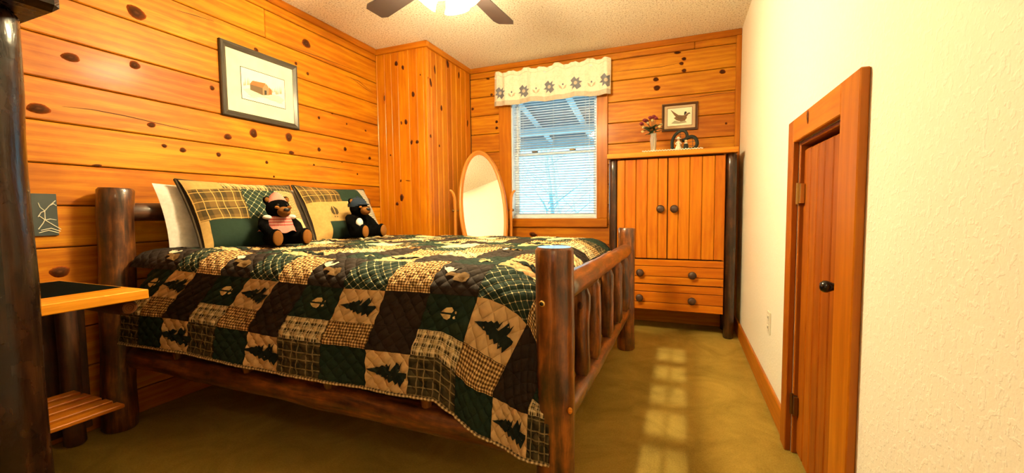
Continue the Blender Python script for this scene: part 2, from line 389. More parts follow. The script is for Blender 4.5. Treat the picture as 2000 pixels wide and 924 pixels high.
        for f in bm.faces:
            ids = [v.index for v in f.verts]
            if f.normal.z < 0: ids.reverse()
            fs.append(ids); uvs.append([(bm.verts[i].co.x, bm.verts[i].co.y) if False else None for i in ids])
        co = [(v.co.x, v.co.y) for v in bm.verts]
        uvs = [[co[i] for i in f] for f in fs]
        bm.free(); return s.add(vs, fs, uvs, True)
    def build(s, name, mat, parent=None, loc=None):
        me = bpy.data.meshes.new(name); L = Vector((0, 0, 0))
        if parent is not None: L = Vector(parent.get('_o', (0, 0, 0)))
        elif loc == 'base':
            a = np.array(s.v); L = Vector(((a[:, 0].min()+a[:, 0].max())/2, (a[:, 1].min()+a[:, 1].max())/2, a[:, 2].min()))
        elif loc: L = Vector(loc)
        me.from_pydata([(x-L.x, y-L.y, z-L.z) for x, y, z in s.v], [], s.f)
        ul = me.uv_layers.new(name='UVMap'); flat = [c for f in s.uv for uv in f for c in uv]
        ul.data.foreach_set('uv', flat); me.polygons.foreach_set('use_smooth', s.sm); me.polygons.foreach_set('material_index', s.mi)
        for x in (mat if isinstance(mat, (list, tuple)) else [mat]): me.materials.append(M[x] if isinstance(x, str) else x)
        me.update(); o = bpy.data.objects.new(name, me); COL.objects.link(o); o['_o'] = tuple(L)
        if parent is not None: o.parent = parent
        else: o.location = L
        return o
def tag(o, label=None, cat=None, group=None, kind=None):
    if label: o['label'] = label
    if cat: o['category'] = cat
    if group: o['group'] = group
    if kind: o['kind'] = kind
    return o
def empty(name, loc, label=None, cat=None, group=None, kind=None):
    o = bpy.data.objects.new(name, None); COL.objects.link(o); o.location = loc; o['_o'] = tuple(loc); o.empty_display_size = .1
    return tag(o, label, cat, group, kind)
def log(p0, p1, r0, r1=None, name='log', mat='log', parent=None, lump=.05, n=18, rings=14, bow=0.01, bevel=.008, cap='logend'):
    r1 = r0 if r1 is None else r1; p0, p1 = Vector(p0), Vector(p1); d = (p1-p0).normalized()
    a = d.orthogonal().normalized(); b = d.cross(a); ph = random.uniform(0, 6.28)
    pts = [p0.lerp(p1, i/rings)+(a*math.cos(ph)+b*math.sin(ph))*bow*math.sin(PI*i/rings) for i in range(rings+1)]
    rr = [r0+(r1-r0)*i/rings for i in range(rings+1)]
    return MB().tube(pts, rr, n, lump, True, 1, bevel).build(name, [mat, cap], parent)
# ------------------------------------------------------------------ room shell
st = lambda o: tag(o, kind='structure')
T = .14
st(MB().box(XL-T, XR+T, YR-T, YB+T, -.12, 0, ch=.0005).build('floor', 'carpet', loc=(0, 0, 0)))
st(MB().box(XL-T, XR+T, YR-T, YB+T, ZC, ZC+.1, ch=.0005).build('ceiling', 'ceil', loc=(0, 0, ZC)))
ZS = [0, .125, .31, .495, .68, .865, 1.049, 1.232, 1.413, 1.595, 1.78, 1.965, 2.150, 2.335, 2.44]
BT = .020      # board thickness
def knot(board, c, right, up, a, b, ang=0):
    n = Vector(right).cross(Vector(up)).normalized(); mb = MB(); right, up = Vector(right), Vector(up); k = 14
    vs = [c+n*.0009]; uv = [(0, 0)]
    ca, sa = math.cos(ang), math.sin(ang)
    for i in range(k):
        t = 2*PI*i/k; x, y = a*math.cos(t)*(1+.1*math.sin(3*t+a*900)), b*math.sin(t)
        vs.append(c+n*.0007+right*(x*ca-y*sa)+up*(x*sa+y*ca)); uv.append((math.cos(t), math.sin(t)))
    for i in range(k):
        t = 2*PI*i/k; vs.append(vs[1+i]-n*.004); uv.append(uv[1+i])
    fs = [[0, 1+i, 1+(i+1) % k] for i in range(k)]+[[1+i, 1+k+i, 1+k+(i+1) % k, 1+(i+1) % k] for i in range(k)]
    mb.add(vs, fs, [[uv[j] for j in f] for f in fs], True); return mb.build('knot', 'knot', board)
# left wall (horizontal pine boards lie along Y)
wl = st(MB().box(XL-T, XL-BT-.001, YR, YB+T, 0, ZC, ch=.0005).build('wall_left', 'gap', loc=(XL, 1.5, 0)))
left_boards = []
JY = onx(518, 50, XL).y
for i in range(len(ZS)-1):
    z0, z1 = ZS[i], ZS[i+1]; spans = [(YR, CY-.001)]
    if i == 12: spans = [(YR, JY), (JY, CY-.001)]
    if i == 9: spans = [(YR, -.2), (-.2, CY-.001)]
    for a, b in spans:
        bo = MB().box(XL-BT, XL, a+.0012, b-.0012, z0+.0022, z1-.0022, 'y', .0045).build('board', 'pine', wl); left_boards.append((a, b, z0, z1, bo))
LK = [(598,85,9,7),(500,98,4,4),(578,124,3,3),(601,144,3,3),(445,267,7,5),(495,260,7,8),(564,268,7,8),(569,298,6,4),(623,292,4,4),(674,291,4,4),(722,309,4,3),
      (427,302,4,4),(521,317,3,3),(414,172,4,4),(623,230,3,3),(649,222,3,2),(677,242,2,2),(714,255,3,2),(266,25,12,9),(138,112,10,6),(263,127,7,6),(75,212,12,7),(296,244,6,4),
      (321,285,4,3),(357,293,5,4),(190,323,6,4),(117,531,11,8),(668,317,2,2),(613,322,2,2),(535,345,2,2),(698,340,2,2)]
def place_knots(lst, boards, fn, ax, right, up, sc):
    for x, y, a, b in lst:
        c = fn(x, y); d = (c-Vector((0, 0, H))).length/F*sc
        for (p, q, r, t, bo) in boards:
            cc = c.y if ax == 'y' else c.x
            if p <= cc <= q and r <= c.z <= t:
                A = a*d; B = b*d
                B = min(B, (t-c.z)*.9, (c.z-r)*.9) if True else B
                knot(bo, c, right, up, max(A, .003), max(B, .0025), random.uniform(-.3, .3)); break
place_knots(LK, left_boards, lambda x, y: onx(x, y, XL), 'y', (0, 1, 0), (0, 0, 1), .95)
# back wall, split round the window opening
WX0, WX1, WZ0, WZ1 = -1.578, -.727, .925, 2.13
wb = empty('wall_back', (-.8, YB, 0), kind='structure')
def backing(x0, x1, z0, z1): MB().box(x0, x1, YB+BT+.001, YB+T, z0, z1, ch=.0005).build('sheathing', 'gap', wb)
backing(XL-T, WX0, 0, ZC); backing(WX1, XR+T, 0, ZC); backing(WX0, WX1, 0, WZ0); backing(WX0, WX1, WZ1, ZC)
back_boards = []
for i in range(len(ZS)-1):
    z0, z1 = ZS[i], ZS[i+1]; spans = [(CX+.001, XR)]
    if z1 > WZ0+.03 and z0 < WZ1-.03: spans = [(CX+.001, WX0-.03), (WX1+.03, XR)]
    if i == 13: spans = [(CX+.001, .08), (.08, XR)]
    for a, b in spans:
        bo = MB().box(a+.001, b-.001, YB, YB+BT, z0+.0022, z1-.0022, 'x', .0045).build('board', 'pine', wb); back_boards.append((a, b, z0, z1, bo))
BK = [(923,213,3,3),(953,154,4,3),(960,185,3,3),(970,238,3,3),(970,250,3,3),(928,264,3,2),(1041,458,9,5),(1323,103,6,4),(1336,115,4,3),(1331,124,4,3),(1336,138,4,4),
      (1281,155,5,4),(1283,172,6,5),(1411,140,5,4),(1418,241,2,2)]
place_knots(BK, back_boards, lambda x, y: ony(x, y, YB), 'x', (1, 0, 0), (0, 0, 1), .95)
def crack(pts, boards, fn, ax, n):
    P = [fn(x, y) for x, y in pts]
    for (p, q, r, t, bo) in boards:
        c = P[len(P)//2]; cc = c.y if ax == 'y' else c.x
        if p <= cc <= q and r <= c.z <= t:
            P = [Vector((a.x, a.y, min(t-.006, max(r+.006, a.z)))) for a in P]; m_ = len(P); mb = MB(); nv = Vector(n)
            wd = [.0022*math.sin(PI*(i+.35)/(m_-.3)) for i in range(m_)]
            mb.grid(lambda a, b: tuple(P[int(round(a*(m_-1)))]+nv*.0006+Vector((0, 0, (b*2-1)*wd[int(round(a*(m_-1)))]))), m_-1, 1); mb.build('crack', 'gap', bo); return
for l in (((674,148),(700,158),(714,170),(728,180)), ((684,150),(704,166),(718,176),(730,183)), ((121,208),(180,214),(243,226),(330,246),(416,264)), ((345,20),(380,30),(418,42)), ((560,95),(620,110),(700,140)), ((600,322),(640,327),(690,333))): crack(l, left_boards, lambda x, y: onx(x, y, XL), 'y', (1, 0, 0))
for l in (((1198,141),(1240,136),(1290,131),(1332,122)), ((1330,193),(1365,189),(1400,183),(1436,180)), ((1217,114),(1245,110),(1270,107))): crack(l, back_boards, lambda x, y: ony(x, y, YB), 'x', (0, -1, 0))
# closet box, vertical tongue and groove
cf = st(MB().box(XL, CX-.02, CY+.02, YB, 0, ZC, ch=.0005).build('wall_closet', 'gap', loc=(-2.3, 3.5, 0)))
cb = []
ed = [XL+.001, -2.455, -2.385, -2.315, -2.205, -2.12, -2.055, CX]
for a, b in zip(ed[:-1], ed[1:]):
    bo = MB().box(a+.0008, b-.0008 if b < CX else b, CY, CY+.02, 0, ZC, 'z', .0035).build('board', 'closet', cf); cb.append((a, b, 0, ZC, bo))
cs = []; yy = [CY+.021, 3.20, 3.285, 3.375, 3.46, 3.545, 3.635, 3.725, 3.82, YB-.001]
for a, b in zip(yy[:-1], yy[1:]):
    bo = MB().box(CX-.02, CX, a+.0008, b-.0008, 0, ZC, 'z', .006).build('board', 'closet', cf); cs.append((a, b, 0, ZC, bo))
place_knots([(774,124,4,5),(787,132,3,5),(821,146,1.5,2),(807,184,4,6),(793,238,4,6),(784,240,2,4),(804,278,3,5),(815,277,4,4),(785,386,5,8),(776,398,4,4),(783,353,2,3),(763,303,2,2),(797,353,7,1)],
            cb, lambda x, y: ony(x, y, CY), 'x', (1, 0, 0), (0, 0, 1), .9)
place_knots([(849,136,3,9),(841,161,4,9),(862,211,4,6),(841,266,3,4),(858,285,3,3),(874,125,5,8),(896,147,3,7),(913,241,3,8),(841,446,3,9),(836,152,1,2)],
            cs, lambda x, y: onx(x, y, CX), 'y', (0, 1, 0), (0, 0, 1), .9)
# right wall with opening for the little door
DY0, DY1, DZ1 = 1.455, 1.995, 1.262
wr = empty('wall_right', (XR, 1.5, 0), kind='structure')
for (a, b, c, d) in ((YR, DY0, 0, ZC), (DY1, YB+T, 0, ZC), (DY0, DY1, DZ1, ZC)):
    MB().box(XR, XR+T, a, b, c, d, ch=.0002).build('plaster', 'wall', wr)
MB().box(XR+.102, XR+T, DY0, DY1, 0, DZ1, ch=.0002).build('door_recess_back', 'gap', wr)
# rear wall behind the camera with a glazed door whose small panes let the low sun in
wq = empty('wall_rear', (-1, YR, 0), kind='structure')
PX0, PX1, PZ0, PZ1 = -.146, .030, 1.07, 2.0
for (a, b, c, d) in ((XL-T, -.50, 0, ZC), (.40, XR+T, 0, ZC), (-.50, .40, 2.08, ZC)):
    MB().box(a, b, YR-T, YR, c, d, ch=.0002).build('plaster', 'wall', wq)
dr = empty('door_2', (-.05, YR, 0), kind='structure')
for (a, b, c, d) in ((-.50, PX0, 0, 2.08), (PX1, .40, 0, 2.08), (PX0, PX1, 0, PZ0), (PX0, PX1, PZ1, 2.08)):
    MB().box(a, b, YR-.05, YR-.005, c, d, 'z', ch=.001).build('door_panel', 'doorpine', dr)
MB().box(-.066, -.050, YR-.045, YR-.01, PZ0, PZ1, 'z').build('muntin', 'doorpine', dr)
for k in range(1, 6):
    z = PZ0+(PZ1-PZ0)*k/6; MB().box(PX0, PX1, YR-.045, YR-.012, z-.019, z+.019, 'x').build('muntin', 'doorpine', dr)
MB().box(PX0, PX1, YR-.03, YR-.027, PZ0, PZ1).build('pane', 'pane', dr)
# crown trims
def trim(n, *a, grain='x', mat='trim'): return st(MB().box(*a, grain, .004).build('trim_%d' % n, mat, loc='base'))
trim(1, XL+.0005, XL+.020, YR, CY-.0215, 2.39, ZC-.0005, grain='y')
trim(2, XL+.0005, CX+.021, CY-.0205, CY-.0005, 2.39, ZC-.0005)
trim(3, CX+.0005, CX+.021, CY, YB-.0215, 2.39, ZC-.0005, grain='y')
trim(4, CX+.001, XR-.0005, YB-.0205, YB-.0005, 2.39, ZC-.0005)
trim(5, .388, XR-.0005, YB-.0205, YB-.0005, .0005, 2.3895, grain='z')
trim(6, XL+.0005, XL+.012, CY-.014, CY-.0005, .0005, 2.3895, grain='z', mat='closet')
st(MB().box(XR-.016, XR-.0005, DY1+.0855, YB-.0215, .0005, .118, 'y', .004).build('baseboard_right', 'trim', loc='base'))
st(MB().box(XR-.016, XR-.0005, YR+.001, DY0-.143, .0005, .118, 'y', .004).build('baseboard_near', 'trim', loc='base'))
# ------------------------------------------------------------------ little door in the right wall
d1 = empty('door_1', (XR, 1.7, 0), kind='structure')
FX = XR-.0225
MB().box(FX, XR-.0005, 1.318, DY0, .0005, 1.352, 'z', .003).build('casing', 'trim', d1)
MB().box(FX, XR-.0005, DY1, 2.080, .0005, 1.352, 'z', .003).build('casing', 'doorpine', d1)
hd = MB().box(FX, XR-.0005, DY0+.0005, DY1-.0005, DZ1, 1.352, 'y', .003).build('head_casing', 'trim', d1)
for (a, b, c, d) in ((DY0+.001, DY0+.014, .0005, DZ1), (DY1-.014, DY1-.001, .0005, DZ1), (DY0+.014, DY1-.014, DZ1-.014, DZ1-.001)):
    MB().box(XR+.0, XR+.10, a, b, c, d, 'z').build('jamb', 'doorpine', d1)
leaf = MB().box(XR+.036, XR+.048, DY0+.016, DY1-.016, .012, DZ1-.03, 'z').build('door_leaf', 'gap', d1)
e = [DY0+.016, 1.535, 1.63, 1.72, 1.80, 1.885, DY1-.016]
for a, b in zip(e[:-1], e[1:]):
    MB().box(XR+.014, XR+.036, a+.0025, b-.0025, .012, DZ1-.03, 'z', .006).build('plank', 'doorpine', leaf)
for z, mt in ((1.06, 'brass'), (.208, 'oldbrass')):
    hg = MB().box(XR-.002, XR+.012, DY1-.045, DY1-.016, z-.038, z+.038, 'z', .001).build('hinge', mt, d1)
    MB().tube([(XR-.004, DY1-.013, z-.042), (XR-.004, DY1-.013, z+.042)], .0065, 10).build('hinge_pin', mt, d1)
kc = onx(1640, 561, XR+.0); kb = MB()
kb.lathe([(0, -.062), (.012, -.060), (.0175, -.052), (.018, -.044), (.013, -.032), (.0075, -.020), (.007, -.010), (.013, -.003), (.015, .0), (.0, .001)], (XR+.013, kc.y, kc.z), 18, 'x').build('knob', 'black', d1)
MB().box(XR+.008, XR+.0135, kc.y-.013, kc.y-.007, kc.z-.045, kc.z-.004).build('latch_plate', 'black', d1)
knot(hd, onx(1578, 228, FX), (0, -1, 0), (0, 0, 1), .014, .026, .2)
# ------------------------------------------------------------------ outlet
o1 = onx(1503, 606, XR); o2 = onx(1503, 655, XR); oc = (o1+o2)/2
ot = empty('wall_outlet', (XR, oc.y, oc.z-.058), 'cream double wall outlet low on the white wall beside the small door', 'outlet')
pl = MB().box(XR-.006, XR-.0003, oc.y-.036, oc.y+.036, oc.z-.058, oc.z+.058, 'z', .003).build('cover_plate', 'cream', ot)
for dz in (-.026, .026):
    rc = MB().box(XR-.0085, XR-.0055, oc.y-.017, oc.y+.017, oc.z+dz-.014, oc.z+dz+.014, 'z', .003).build('receptacle', 'cream', pl)
    sl_ = MB()
    for dy in (-.007, .007): sl_.box(XR-.0092, XR-.0084, oc.y+dy-.0012, oc.y+dy+.0012, oc.z+dz-.003, oc.z+dz+.007)
    sl_.build('slots', 'slot', pl)
# ------------------------------------------------------------------ window, blind, valance
win = empty('window_1', (-1.15, YB, WZ0), kind='structure')
MB().box(-1.700, WX0+.004, YB-.020, YB-.0005, WZ0+.0005, 2.22, 'z', .004).build('casing', 'trim', win)
MB().box(WX1-.004, -.632, YB-.020, YB-.0005, WZ0+.0005, 2.22, 'z', .004).build('casing', 'trim', win)
MB().box(WX0+.0045, WX1-.0045, YB-.020, YB-.0005, 2.115, 2.22, 'x', .004).build('head_casing', 'trim', win)
MB().box(-1.600, -.632, YB-.024, YB-.0005, .842, WZ0, 'x', .006).build('stool', 'trim', win)
for (a, b, c, d) in ((WX0, WX0+.012, WZ0, WZ1), (WX1-.012, WX1, WZ0, WZ1), (WX0+.012, WX1-.012, WZ0, WZ0+.012), (WX0+.012, WX1-.012, WZ1-.012, WZ1)):
    MB().box(a, b, YB+.001, YB+T, c, d, 'z').build('jamb', 'white', win)
def sash(z0, z1, y, nm):
    x0, x1 = WX0+.013, WX1-.013
    f = MB().box(x0, x0+.038, y, y+.03, z0, z1, 'z').build(nm, 'white', win)
    MB().box(x1-.038, x1, y, y+.03, z0, z1, 'z').build('stile', 'white', f)
    MB().box(x0+.038, x1-.038, y, y+.03, z0, z0+.036, 'x').build('sash_rail', 'white', f); MB().box(x0+.038, x1-.038, y, y+.03, z1-.036, z1, 'x').build('sash_rail', 'white', f)
    MB().box(x0+.037, x1-.037, y+.013, y+.017, z0+.035, z1-.035, 'x', .0005).build('pane', 'pane', f); return f
sash(WZ0+.013, 1.575, YB+.075, 'lower_sash'); us_ = sash(1.54, WZ1-.013, YB+.107, 'upper_sash')
for x in (-1.36, -.98): MB().box(x-.03, x+.03, YB+.07, YB+.10, 1.576, 1.588, 'x', .003).build('sash_lock', 'oldbrass', win)
bl = empty('window_blind', (-1.15, YB+.025, WZ0+.02), 'white horizontal slat blind hanging inside the window under the valance', 'blind')
BX0, BX1, BY = WX0+.016, WX1-.016, YB+.028
MB().box(BX0, BX1, BY-.016, BY+.016, 2.075, 2.115, 'x', .002).build('head_rail', 'slat', bl)
zz = .975; tl = math.radians(-14)
def slat_mesh(w=.0125):
    mb = MB()
    def fn(a, b): 
        t = (b-.5)*2; return (BX0+.004+a*(BX1-BX0-.008), BY+w*t*math.cos(tl), .0018*(1-t*t)+w*t*math.sin(tl))
    mb.grid(fn, 1, 4); k = len(mb.v)
    mb.grid(lambda a, b: tuple(Vector(fn(a, b))+Vector((0, 0, -.0009))), 1, 4, flip=True); return mb
sm0 = slat_mesh(); sm0.v = [(x, y, z) for x, y, z in sm0.v]
first = None
for k in range(47):
    z = .972+k*.0236
    if first is None:
        L = Vector(bl['_o']); first = sm0.build('slat', 'slat', bl); first.location = (0, 0, z)
    else:
        c = first.copy(); COL.objects.link(c); c.parent = bl; c.location = (0, 0, z)
MB().box(BX0, BX1, BY-.014, BY+.014, WZ0+.014, WZ0+.030, 'x', .003).build('bottom_rail', 'slat', bl)
for x in (BX0+.10, (BX0+BX1)/2, BX1-.10):
    for dy in (-.0128, .0128): MB().tube([(x, BY+dy, WZ0+.03), (x, BY+dy, 2.08)], .0009, 5).build('ladder_cord', 'cordm', bl)
MB().tube([(BX1-.06, BY-.02, 1.02), (BX1-.06, BY-.02, 2.08)], .002, 6).build('lift_cord', 'cordm', bl)
MB().tube([(BX0+.05, BY-.02, 1.30), (BX0+.05, BY-.02, 2.08)], .003, 6).build('tilt_wand', 'cordm', bl)
# valance
va = empty('valance', (-1.17, YB-.06, 2.03), 'cream ruffled window valance with grey blue flower appliques', 'valance')
VX0, VX1, VZ0, VZ1 = -1.735, -.602, 2.03, 2.345
def vsurf(a, z, off=0):
    x = VX0+a*(VX1-VX0); t = (z-VZ0)/(VZ1-VZ0)
    amp = .009+.007*(1-t); y = YB-.060+amp*math.sin(a*31+.6*math.sin(a*11))+.004*math.sin(a*83+1)-.018*(1-t)
    e = min(a, 1-a)/.025
    if e < 1: y += (1-e)*.035
    return (x, y-off, z)
def vtop(a): return VZ1+.010*math.sin(a*47)+.007*math.sin(a*23+1)
def vbot(a): return VZ0+.006*math.sin(a*17+2)
cl = MB()
cl.grid(lambda a, b: vsurf(a, vbot(a)+b*(vtop(a)-vbot(a))), 260, 14, lambda a, b: (a*1.13, b*.33))
cl.grid(lambda a, b: vsurf(a, vbot(a)+b*(vtop(a)-vbot(a)), -.003), 120, 14, lambda a, b: (a*1.13, b*.33), flip=True)
vc = cl.build('cloth', 'valance', va)
MB().grid(lambda a, b: vsurf(a, vbot(a)-.004+b*.045, .0035), 260, 3, lambda a, b: (a*1.13, b*.04)).build('hem_band', 'valband', vc)
MB().tube([vsurf(i/60, vtop(i/60)-.035, .004) for i in range(61)], .0035, 6).build('gather_seam', 'valance', vc)
rf = MB(); rf.grid(lambda a, b: tuple(Vector(vsurf(a, vtop(a)-.034+b*.036, .004))+Vector((0, -.007*math.sin(a*140)*b, 0))), 150, 3, lambda a, b: (a*1.13, b*.04)); rf.build('ruffle', 'valance', vc)
MB().tube([(VX0+.01, YB-.045, 2.30), (VX1-.01, YB-.045, 2.30)], .008, 10).build('curtain_rod', 'white', va)
def va_at(px, py): p = ony(px, py, YB-.07); return (p.x-VX0)/(VX1-VX0), p.z
for k, (px, py) in enumerate(((977,182),(1023,178),(1073,170),(1125,163),(1184,157))):
    a0, z0 = va_at(px, py); pts = []
    R1, R2 = .062, .034
    star = [((R1 if i % 2 == 0 else R2)*math.cos(PI*i/8+.2), (R1 if i % 2 == 0 else R2)*math.sin(PI*i/8+.2)) for i in range(16)]
    mp = lambda u, v, o=.0060: vsurf(min(.995, max(.005, a0+u/(VX1-VX0))), z0+v, o)
    fl = MB().poly(star, mp, 2).build('flower', 'bluegrey', vc)
    MB().poly([(.017*math.cos(2*PI*i/12), .017*math.sin(2*PI*i/12)) for i in range(12)], lambda u, v: mp(u, v, .0085), 1).build('flower_centre', 'valband', vc)
for px, py in ((1000,185),(1048,178),(1099,169),(1155,164)):
    a0, z0 = va_at(px, py); mp = lambda u, v, o=.0060: vsurf(a0+u/(VX1-VX0), z0+v, o)
    for sg in (-1, 1):
        MB().poly([(0, -.026), (sg*.028, -.012), (sg*.036, .016), (sg*.016, .006)][::sg], mp, 1).build('tulip_leaf', 'petalc', vc)
    MB().poly([(.008*math.cos(2*PI*i/10), .022+.010*math.sin(2*PI*i/10)) for i in range(10)], mp, 1).build('tulip_bud', 'bluegrey', vc)
# ------------------------------------------------------------------ outside: porch, snow, trees
MB().box(-14, 10, YB+.3, 40, -.6, -.5, ch=.001).build('snowy_ground', 'snow', loc=(0, 15, -.5)).__setitem__('kind', 'structure')
pr = empty('porch_roof', (-1.2, 5.0, 2.2), 'pale painted porch roof with rafters seen through the upper window pane', 'porch')
RZ = lambda y: 2.60-(y-4.1)*.19
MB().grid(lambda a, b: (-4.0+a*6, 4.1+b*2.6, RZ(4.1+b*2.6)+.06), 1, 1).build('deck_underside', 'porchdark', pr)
for k in range(7):
    x = -3.3+k*.66
    MB().tube([(x, 4.1, RZ(4.1)), (x, 6.75, RZ(6.75))], .045, 4, smooth=False).build('rafter', 'porch', pr)
MB().box(-4, 2, 5.95, 6.05, RZ(6)-.13, RZ(6)-.05, 'x').build('beam', 'porch', pr)
MB().box(-4, 2, 6.68, 6.74, RZ(6.7)-.10, RZ(6.7)+.06, 'x').build('fascia', 'porch', pr)
for x in (-3.7, 1.2): MB().box(x-.06, x+.06, 5.94, 6.06, -.6, RZ(6)-.10, 'z').build('porch_post', 'porch', pr)
for k, (x, y, h, lb) in enumerate(((-4.6, 9.5, 5, 'bare winter tree outside left of the lower window pane'), (-2.6, 8.5, 4.5, 'bare winter tree outside right of the lower window pane'), (-3.6, 12.5, 6, 'far bare winter tree in the middle of the window view'))):
    random.seed(40+k); t = empty('bare_tree', (x, y, -.5), lb, 'tree')
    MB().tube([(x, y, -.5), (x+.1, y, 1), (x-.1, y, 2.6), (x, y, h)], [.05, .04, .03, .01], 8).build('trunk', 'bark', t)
    br = MB()
    for j in range(26):
        z = random.uniform(.0, h-.4); a = random.uniform(0, 6.28); l = random.uniform(.5, 1.5)
        p = Vector((x, y, z)); q = p+Vector((math.cos(a)*l*.6, math.sin(a)*l*.3, l*.35)); r = q+Vector((math.cos(a+.5)*l*.5, math.sin(a)*.2, l*.4))
        br.tube([p, q, r], [.014, .009, .004], 5)
        for _ in range(2): s2 = q.lerp(r, random.random()); br.tube([s2, s2+Vector((random.uniform(-.4, .4), 0, random.uniform(.05, .4)))], [.006, .003], 4)
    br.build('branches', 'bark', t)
random.seed(11)
# ------------------------------------------------------------------ ceiling fan with light kit
FX0, FY0 = -1.09, 1.90
fan = empty('ceiling_fan', (FX0, FY0, 2.05), 'dark bladed ceiling fan with glowing bell glass lights', 'ceiling fan')
fc = (FX0, FY0, 0)
MB().lathe([(0, 2.4395), (.065, 2.4395), (.062, 2.405), (.03, 2.395), (.012, 2.39), (.012, 2.32), (.06, 2.315), (.10, 2.29), (.105, 2.235), (.085, 2.205), (.05, 2.20), (.0, 2.20)][::-1], fc, 28).build('motor_housing', 'fanmetal', fan)
MB().lathe([(0, 2.11), (.025, 2.112), (.045, 2.13), (.05, 2.16), (.045, 2.20), (0, 2.202)], fc, 24).build('light_hub', 'fanmetal', fan)
for k in range(5):
    a = math.radians(160+72*k); ca, sa = math.cos(a), math.sin(a); tt = math.radians(11)
    def bp(r, w, dz=0): return (FX0+r*ca-w*math.cos(tt)*sa, FY0+r*sa+w*math.cos(tt)*ca, 2.205+w*math.sin(tt)+dz)
    def bw(t): return (.050+.022*t)*(1 if t < .93 else 1-.28*((t-.93)/.07)**2)
    b_ = MB(); b_.grid(lambda p, q: bp(.19+p*.50, (q*2-1)*bw(p), .003), 12, 4, lambda p, q: (p*.5, q*.12)); b_.grid(lambda p, q: bp(.19+p*.50, (q*2-1)*bw(p), -.003), 12, 4, lambda p, q: (p*.5, q*.12), flip=True)
    b_.grid(lambda p, q: bp(.69, (p*2-1)*bw(1), -.003+q*.006), 4, 1)
    for sg in (-1, 1): b_.grid(lambda p, q: bp(.19+p*.50, sg*bw(p), -.003+q*.006), 12, 1)
    b_.build('blade', 'blade', fan)
    MB().tube([bp(.09, 0, .02), bp(.15, 0, .0), bp(.26, 0, -.006)], [.014, .014, .018], 6).build('blade_bracket', 'fanmetal', fan)
for k in range(4):
    a = math.radians(10+90*k); ax = Vector((math.cos(a)*.62, math.sin(a)*.62, -.78)).normalized(); base = Vector((FX0, FY0, 2.145))+Vector((math.cos(a), math.sin(a), 0))*.058
    MB().tube([(FX0+math.cos(a)*.03, FY0+math.sin(a)*.03, 2.165), base, base+ax*.03], .011, 8).build('lamp_arm', 'fanmetal', fan)
    rot = ax.to_track_quat('Z', 'Y').to_matrix(); prof = [(.018, .02), (.030, .028), (.042, .045), (.047, .070), (.052, .092), (.064, .112), (.066, .114), (.054, .092), (.048, .070), (.042, .046), (.028, .030), (.0, .026)]
    sh = MB(); n = 24
    vs_ = [tuple(base+rot @ Vector((r*math.cos(2*PI*j/n), r*math.sin(2*PI*j/n), z))) for r, z in prof for j in range(n)]
    fs_ = [[i*n+j, i*n+(j+1) % n, (i+1)*n+(j+1) % n, (i+1)*n+j] for i in range(len(prof)-1) for j in range(n)]
    sh.add(vs_, fs_, [[(0, 0)]*4 for _ in fs_], True); sh.build('glass_shade', 'lamp', fan)
    MB().ball(base+ax*.075, .024, 12, 8).build('bulb', 'lamp', fan)
MB().tube([(FX0, FY0, 2.11), (FX0, FY0, 2.02)], .0015, 5).build('pull_chain', 'brass', fan)
s = NT('dome_glass'); s.b.inputs['Emission Color'].default_value = (1, .82, .47, 1); s.b.inputs['Emission Strength'].default_value = REAR_POWER; M['dome'] = s.done((.9, .85, .7), .4)
rl = empty('ceiling_light', (.20, -.80, 2.36), 'frosted dome ceiling light near the rear door', 'ceiling light')
MB().lathe([(0, 2.4395), (.155, 2.4395), (.155, 2.425), (.14, 2.42), (0, 2.42)][::-1], (.20, -.80, 0), 28).build('base_plate', 'brass', rl)
MB().lathe([(0, 2.345), (.05, 2.348), (.10, 2.365), (.13, 2.39), (.135, 2.42), (0, 2.421)], (.20, -.80, 0), 28).build('glass_dome', 'dome', rl)
# ------------------------------------------------------------------ log bed frame
bed = empty('log_bed', (-1.4, 2.1, 0), 'rustic varnished log bed frame with spindled footboard', 'bed')
fp = log((-.362, 1.252, 0), (-.362, 1.252, .893), .062, .060, 'post', 'log', bed, .035, 24, 18, .003, .010)
log((-.365, 3.09, 0), (-.362, 3.09, .875), .063, .058, 'post', 'log', bed, .035, 22, 16, .004, .010)
log((-2.452, 1.105, 0), (-2.445, 1.148, 1.13), .066, .066, 'post', 'headlog', bed, .05, 22, 16, .004, .010)
log((-2.45, 2.79, 0), (-2.45, 2.79, 1.12), .066, .064, 'post', 'log', bed, .05, 20, 14, .004, .010)
log((-.36, 1.29, .750), (-.36, 3.05, .722), .045, .041, 'footboard_top_rail', 'log', bed, .06, 18, 20, .008)
log((-.36, 1.29, .335), (-.36, 3.05, .285), .040, .034, 'footboard_low_rail', 'log', bed, .06, 16, 20, .006)
for y in (1.615, 1.845, 2.225, 2.585, 2.905):
    z0, z1 = .325-(y-1.3)*.028, .745-(y-1.3)*.016; r = random.uniform(.030, .036)
    MB().tube([(-.36, y, z0), (-.36, y, z0+.04), (-.36, y, z0+.06)]+[(-.36+random.uniform(-.002, .002), y, z0+.06+(z1-z0-.125)*i/6) for i in range(1, 6)]+[(-.36, y, z1-.065), (-.36, y, z1-.03), (-.36, y, z1)],
              [.022, .024, r]+[r]*5+[r, .020, .018], 14, .06, True, 1).build('spindle', ['log', 'logend'], bed)
log((-2.45, 1.19, 1.02), (-2.45, 2.75, 1.02), .044, .044, 'headboard_top_rail', 'nslog', bed, .05, 14, 16, .006)
log((-2.45, 1.17, .42), (-2.45, 2.75, .42), .044, .044, 'headboard_low_rail', 'darklog', bed, .05, 14, 16, .006)
for k in range(6): log((-2.45, 1.40+k*.235, .44), (-2.45, 1.40+k*.235, 1.0), .026, .026, 'headboard_spindle', 'darklog', bed, .05, 10, 6, .002)
Yn = lambda X: 1.155+.045*(X+2.45)
